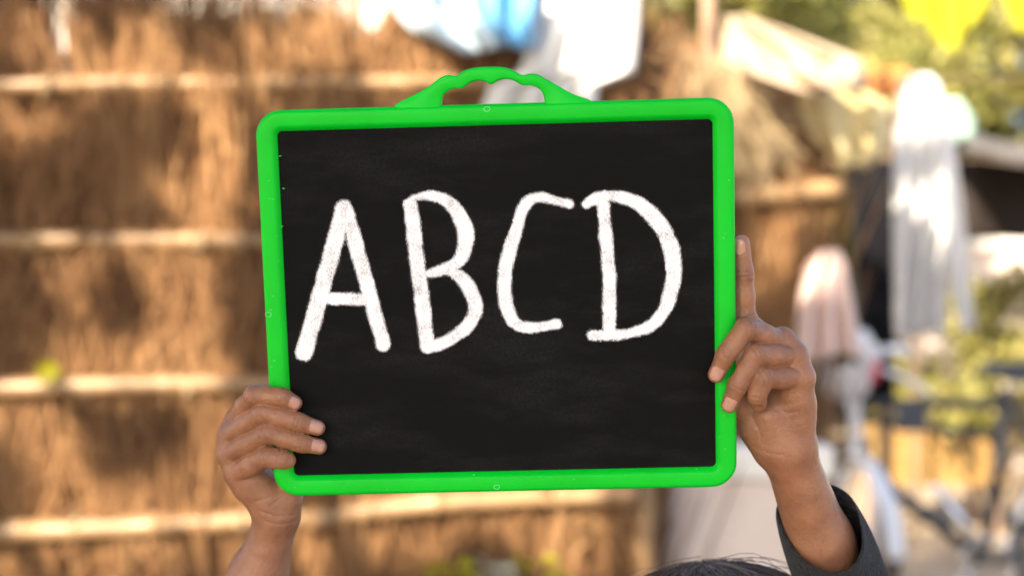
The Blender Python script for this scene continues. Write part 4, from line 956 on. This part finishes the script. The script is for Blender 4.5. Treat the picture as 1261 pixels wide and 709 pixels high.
# nails
M['nail'] = surf("fingernail", (0.40, 0.205, 0.15), (0.48, 0.27, 0.205), 300, 0.25, 0.05, 900, spec=0.5, sss=0.0)
def nail(dip, tip, r, rd, facing=(0, -1, 0), wid=0.95, ln=2.15, roll=0.0):
    Ld = np.linalg.norm(np.array(tip) - np.array(dip))
    dip = np.array(dip, float); tip = np.array(tip, float); ax = joint_axis(dip, tip); n_ = np.array(facing, float); n_ = n_ - ax * (n_ @ ax); n_ /= np.linalg.norm(n_)
    b_ = np.cross(ax, n_); n_, b_ = n_ * math.cos(roll) + b_ * math.sin(roll), b_ * math.cos(roll) - n_ * math.sin(roll); V = []; nu, nv = 11, 13
    for j in range(nv):
        s = -1.45 + ln * j / (nv - 1); s_m = s * r                      # along the axis, tip centre = 0
        prof_ = math.sqrt(max(0.03, 1 - max(0, s) ** 2)); e = j / (nv - 1)
        wv = wid * (min(1, (e / .16 + 1e-6)) ** .5 if e < .16 else 1) * (1 if e < .72 else math.sqrt(max(0.02, 1 - ((e - .72) / .285) ** 2)))
        for i in range(nu):
            a = wv * (2 * i / (nu - 1) - 1); R_ = (r + (rd - r) * max(0, -s_m) / Ld) * prof_ * (1.065 - .075 * a * a + .02 * (e - .5))
            V.append(tip + ax * s_m * 0.92 + R_ * (math.cos(a) * n_ + math.sin(a) * b_))
    Fc = [(j * nu + i, j * nu + i + 1, (j + 1) * nu + i + 1, (j + 1) * nu + i) for j in range(nv - 1) for i in range(nu - 1)]
    o = link("fingernail", pymesh("fingernail", V, Fc), M['nail']); s_ = o.modifiers.new("t", 'SOLIDIFY'); s_.thickness = 0.0004; s_.offset = -1; return adopt(o, person)
for k, roll in (('index', .1), ('middle', .0), ('ring', .0)): nail(H3(LH[k][2]), H3(LH[k][3]), LR[k][3] * mm, LR[k][2] * mm, (0.15, -1, 0.25), roll=roll)
for k, roll in (('middle', 0.0), ('ring', 0.0)): nail(H3(RHd[k][2]), H3(RHd[k][3]), RR[k][3] * mm, RR[k][2] * mm, (-0.25, -1, -0.1), roll=roll)
nail(H3(RHd['index'][2]), H3(RHd['index'][3]), RR['index'][3] * mm, RR['index'][2] * mm, (-0.6, -.8, 0.1))
eye = surf("eye_white", (0.7, 0.68, 0.65), (0.75, 0.73, 0.7), 5, .2, 0); iris = surf("iris", (0.02, 0.012, 0.008), (0.04, 0.02, 0.012), 9, .1, 0)
for s in (-1, 1):
    c = np.array([HX + s * .032, HY - .070, HTOP - .100])
    e_ = FieldE = Field(c - .02, c + .02, .0015); e_.ellipsoid(c, (.0125, .0125, .0105), 0); adopt(link("eye", npmesh("eye", *e_.mesh()), eye), person)
    ir = MB().tube([c + [0, -.0115, 0], c + [0, -.0135, 0]], [.0055, .0045], 14).build("iris", iris); adopt(ir, person)

# clothes
M['knit'] = surf("charcoal_fleece", (0.010, 0.011, 0.013), (0.034, 0.036, 0.040), 260, 0.95, 1.0, 420, spec=0.1, sheen=0.08, bump_dist=0.002)
M['trouser'] = surf("dark_blue_cotton", (0.02, 0.025, 0.05), (0.03, 0.04, 0.07), 40, .9, .4, 500)
def sleeve(rings, name):
    """rings: (centre, x axis, front axis, rx, rf, drop at the front) from the cuff up the arm; closed double wall"""
    V = []; n = 40; rows = []
    def ring(c, ax, fx, rx, rf, drop, ddir, shrink, wob):
        for k in range(n):
            a = 2 * math.pi * k / n; w_ = 1 + wob * math.sin(a * 5 + c[2] * 90) * .5 + wob * math.sin(a * 3 + c[2] * 55)
            fd = max(0, math.sin(a)); V.append(np.array(c) + ax * (rx - shrink) * math.cos(a) * w_ + fx * (rf - shrink) * math.sin(a) * w_ + ddir * drop * fd ** 0.7)
    seq = [(r, .0022) for r in rings[1::-1]] + [(rings[0], .0011)] + [(r, 0) for r in rings]
    for i, (r, sh) in enumerate(seq):
        ring(*r[:6], r[6], sh, 0.0 if i < 3 else 0.035)
    m = len(seq); Fc = [(i * n + k, i * n + (k + 1) % n, (i + 1) * n + (k + 1) % n, (i + 1) * n + k) for i in range(m - 1) for k in range(n)]
    o = link(name, pymesh(name, V, Fc), M['knit']); su = o.modifiers.new("sub", 'SUBSURF'); su.levels = 2; su.render_levels = 2; return adopt(o, person)
X_ = np.array([1.0, 0, 0]); FRT = np.array([0, -1.0, 0])
def frame_at(d):
    d = d / np.linalg.norm(d); fx = FRT - d * (FRT @ d); fx /= np.linalg.norm(fx); return np.cross(fx, d) * (1 if np.cross(fx, d)[0] > 0 else -1), fx
dR = elbowR - midR; axR, fxR = frame_at(dR); DN = np.array([0.15, 0, -1.0])
cuffC = H3((1007, 630, 31))
rings = [(cuffC, np.array([.955, 0, .295]), fxR, .0268, .038, .020, DN)]
for t, rx in ((.10, .0290), (.22, .0308), (.38, .0318), (.6, .031), (.85, .034), (1.0, .036)):
    c = cuffC + (elbowR + [0, 0, 0.0] - cuffC) * t; rings.append((c, axR, fxR, rx, rx * 1.1, .021 * max(0, 1 - t * 1.6), DN))
dU = shR - elbowR; axU, fxU = frame_at(dU)
for t, rx in ((.2, .040), (.5, .045), (.85, .056)):
    c = elbowR + dU * t; rings.append((c, np.array([1.0, 0, 0]) if t > .3 else axR, fxR, rx, rx, 0, DN))
sleeve(rings, "sleeve")
dL = elbowL - midL; axL, fxL = frame_at(dL); cl0 = midL + dL * .42; rings = [(cl0, axL, fxL, .027, .029, .006, DN)]
for t, rx in ((.2, .029), (.6, .032), (1.0, .036)): rings.append((cl0 + (elbowL - cl0) * t, axL, fxL, rx, rx, 0, DN))
dU = shL - elbowL
for t, rx in ((.25, .040), (.55, .044), (.9, .056)): rings.append((elbowL + dU * t, np.array([.5, 0, .86]) if t < .8 else np.array([.8, 0, .6]), FRT, rx, rx, 0, DN))
sleeve(rings, "sleeve")
FS = Field((-0.12, 0.92, 0.42), (0.40, 1.24, 0.92), 0.006)
FS.chain([NK + [0, 0, -.01], pel], [.082, .098], 0, .05); FS.chain([shL, shR], [.052, .052], 0, .05)
FS.chain([shL + [.05, 0, -.04], pel + [-.03, 0, -.03]], [.069, .082], 0, .04); FS.chain([shR + [-.05, 0, -.04], pel + [.03, 0, -.03]], [.069, .082], 0, .04)
adopt(link("sweater", npmesh("sweater", *FS.mesh()), M['knit']), person)
FT = Field((-0.08, 0.92, 0.03), (0.33, 1.24, 0.60), 0.006); FT.chain([pel + [-.02, 0, 0], pel + [.02, 0, 0]], [.09, .09], 0, .03)
for s in (-1, 1): FT.chain([pel + [s * .05, 0, -.03], (.125 + s * .06, 1.06, .27), (.125 + s * .065, 1.08, .07)], [.072, .055, .045], .02, .03)
adopt(link("trousers", npmesh("trousers", *FT.mesh()), M['trouser']), person)

# hair: a cap under several thousand strands combed from the crown
M['hair'] = surf("dark_hair", (0.020, 0.013, 0.009), (0.06, 0.040, 0.030), 30, 0.42, 0, spec=0.3, tint=[(0.012, 0.008, 0.006), (0.095, 0.064, 0.048), (0.34, 0.25, 0.20)])
FH = Field((HX - .11, HY - .12, HTOP - .16), (HX + .11, HY + .12, HTOP + .02), .003)
FH.ellipsoid((HX, HY + .012, HTOP - .084), (.083, .090, .087), 0); FH.ellipsoid((HX, HY + .008, HTOP - .053), (.078, .086, .051), .02)
Vh, Qh = FH.mesh()
cap_top = lambda x, y: HTOP - .053 + .0535 * np.sqrt(np.clip(1 - ((x - HX) / .086) ** 2 - ((y - HY - .006) / .094) ** 2, 0, 1))
gq = Vh[Qh].mean(1); kq = ~((gq[:, 1] < HY - .045) & (gq[:, 2] < HTOP - .070))
used, inv = np.unique(Qh[kq], return_inverse=True)
hair = link("hair", npmesh("hair", Vh[used], inv.reshape(-1, 4), None, np.full(len(used), .3)), M['hair']); adopt(hair, person)
g = np.random.default_rng(99); mbV = []; mbQ = []; mbT = []; cnt = 0
whorl = np.array([HX - .012, HY + .030])
for i in range(9000):
    a = g.uniform(0, 2 * math.pi); r0 = abs(g.normal(0, .035)); Ls = g.uniform(.05, .12); x = whorl + r0 * np.array([math.cos(a), math.sin(a)]); an = a + g.normal(0, .25); lift = abs(g.normal(0, .0022)) + .0012
    fly = g.random() < .012; tint = np.clip(g.normal(.55, .36), 0, 1); pts = []; npt = 8; z = None; curl = g.normal(0, .5)
    for k in range(npt):
        t = k / (npt - 1); q = x + np.array([math.cos(an + curl * t), math.sin(an + curl * t)]) * Ls * t
        e2 = ((q[0] - HX) / .086) ** 2 + ((q[1] - HY - .006) / .094) ** 2
        if e2 < .93: z = float(cap_top(q[0], q[1]))
        else:
            z = (z if z is not None else HTOP - .05) - Ls / npt * .95; sc_ = math.sqrt(.95 / e2); q = np.array([HX, HY + .006]) + (q - [HX, HY + .006]) * sc_
        pts.append([q[0], q[1], z + lift * (1 + (2.2 * math.sin(t * 3) if fly else 0))])
    pts = np.array(pts); tn = np.gradient(pts, axis=0); up = np.array([0, 0, 1.0]); sd = np.cross(tn, up); sd /= np.linalg.norm(sd, axis=1)[:, None] + 1e-9; nn = np.cross(sd, tn); nn /= np.linalg.norm(nn, axis=1)[:, None] + 1e-9
    rr = (np.full(npt, .00030) * np.linspace(1, .35, npt))[:, None]
    for dd in (sd, -.5 * sd + .87 * nn, -.5 * sd - .87 * nn): mbV.append(pts + dd * rr)
    for k in range(npt - 1):
        for c in range(3): mbQ.append((cnt + c * npt + k, cnt + ((c + 1) % 3) * npt + k, cnt + ((c + 1) % 3) * npt + k + 1, cnt + c * npt + k + 1))
    mbT.append(np.full(npt * 3, tint)); cnt += npt * 3
strands = link("hair_strands", npmesh("hair_strands", np.vstack(mbV), np.array(mbQ), None, np.concatenate(mbT)), M['hair']); strands.parent = hair; strands["kind"] = "stuff"
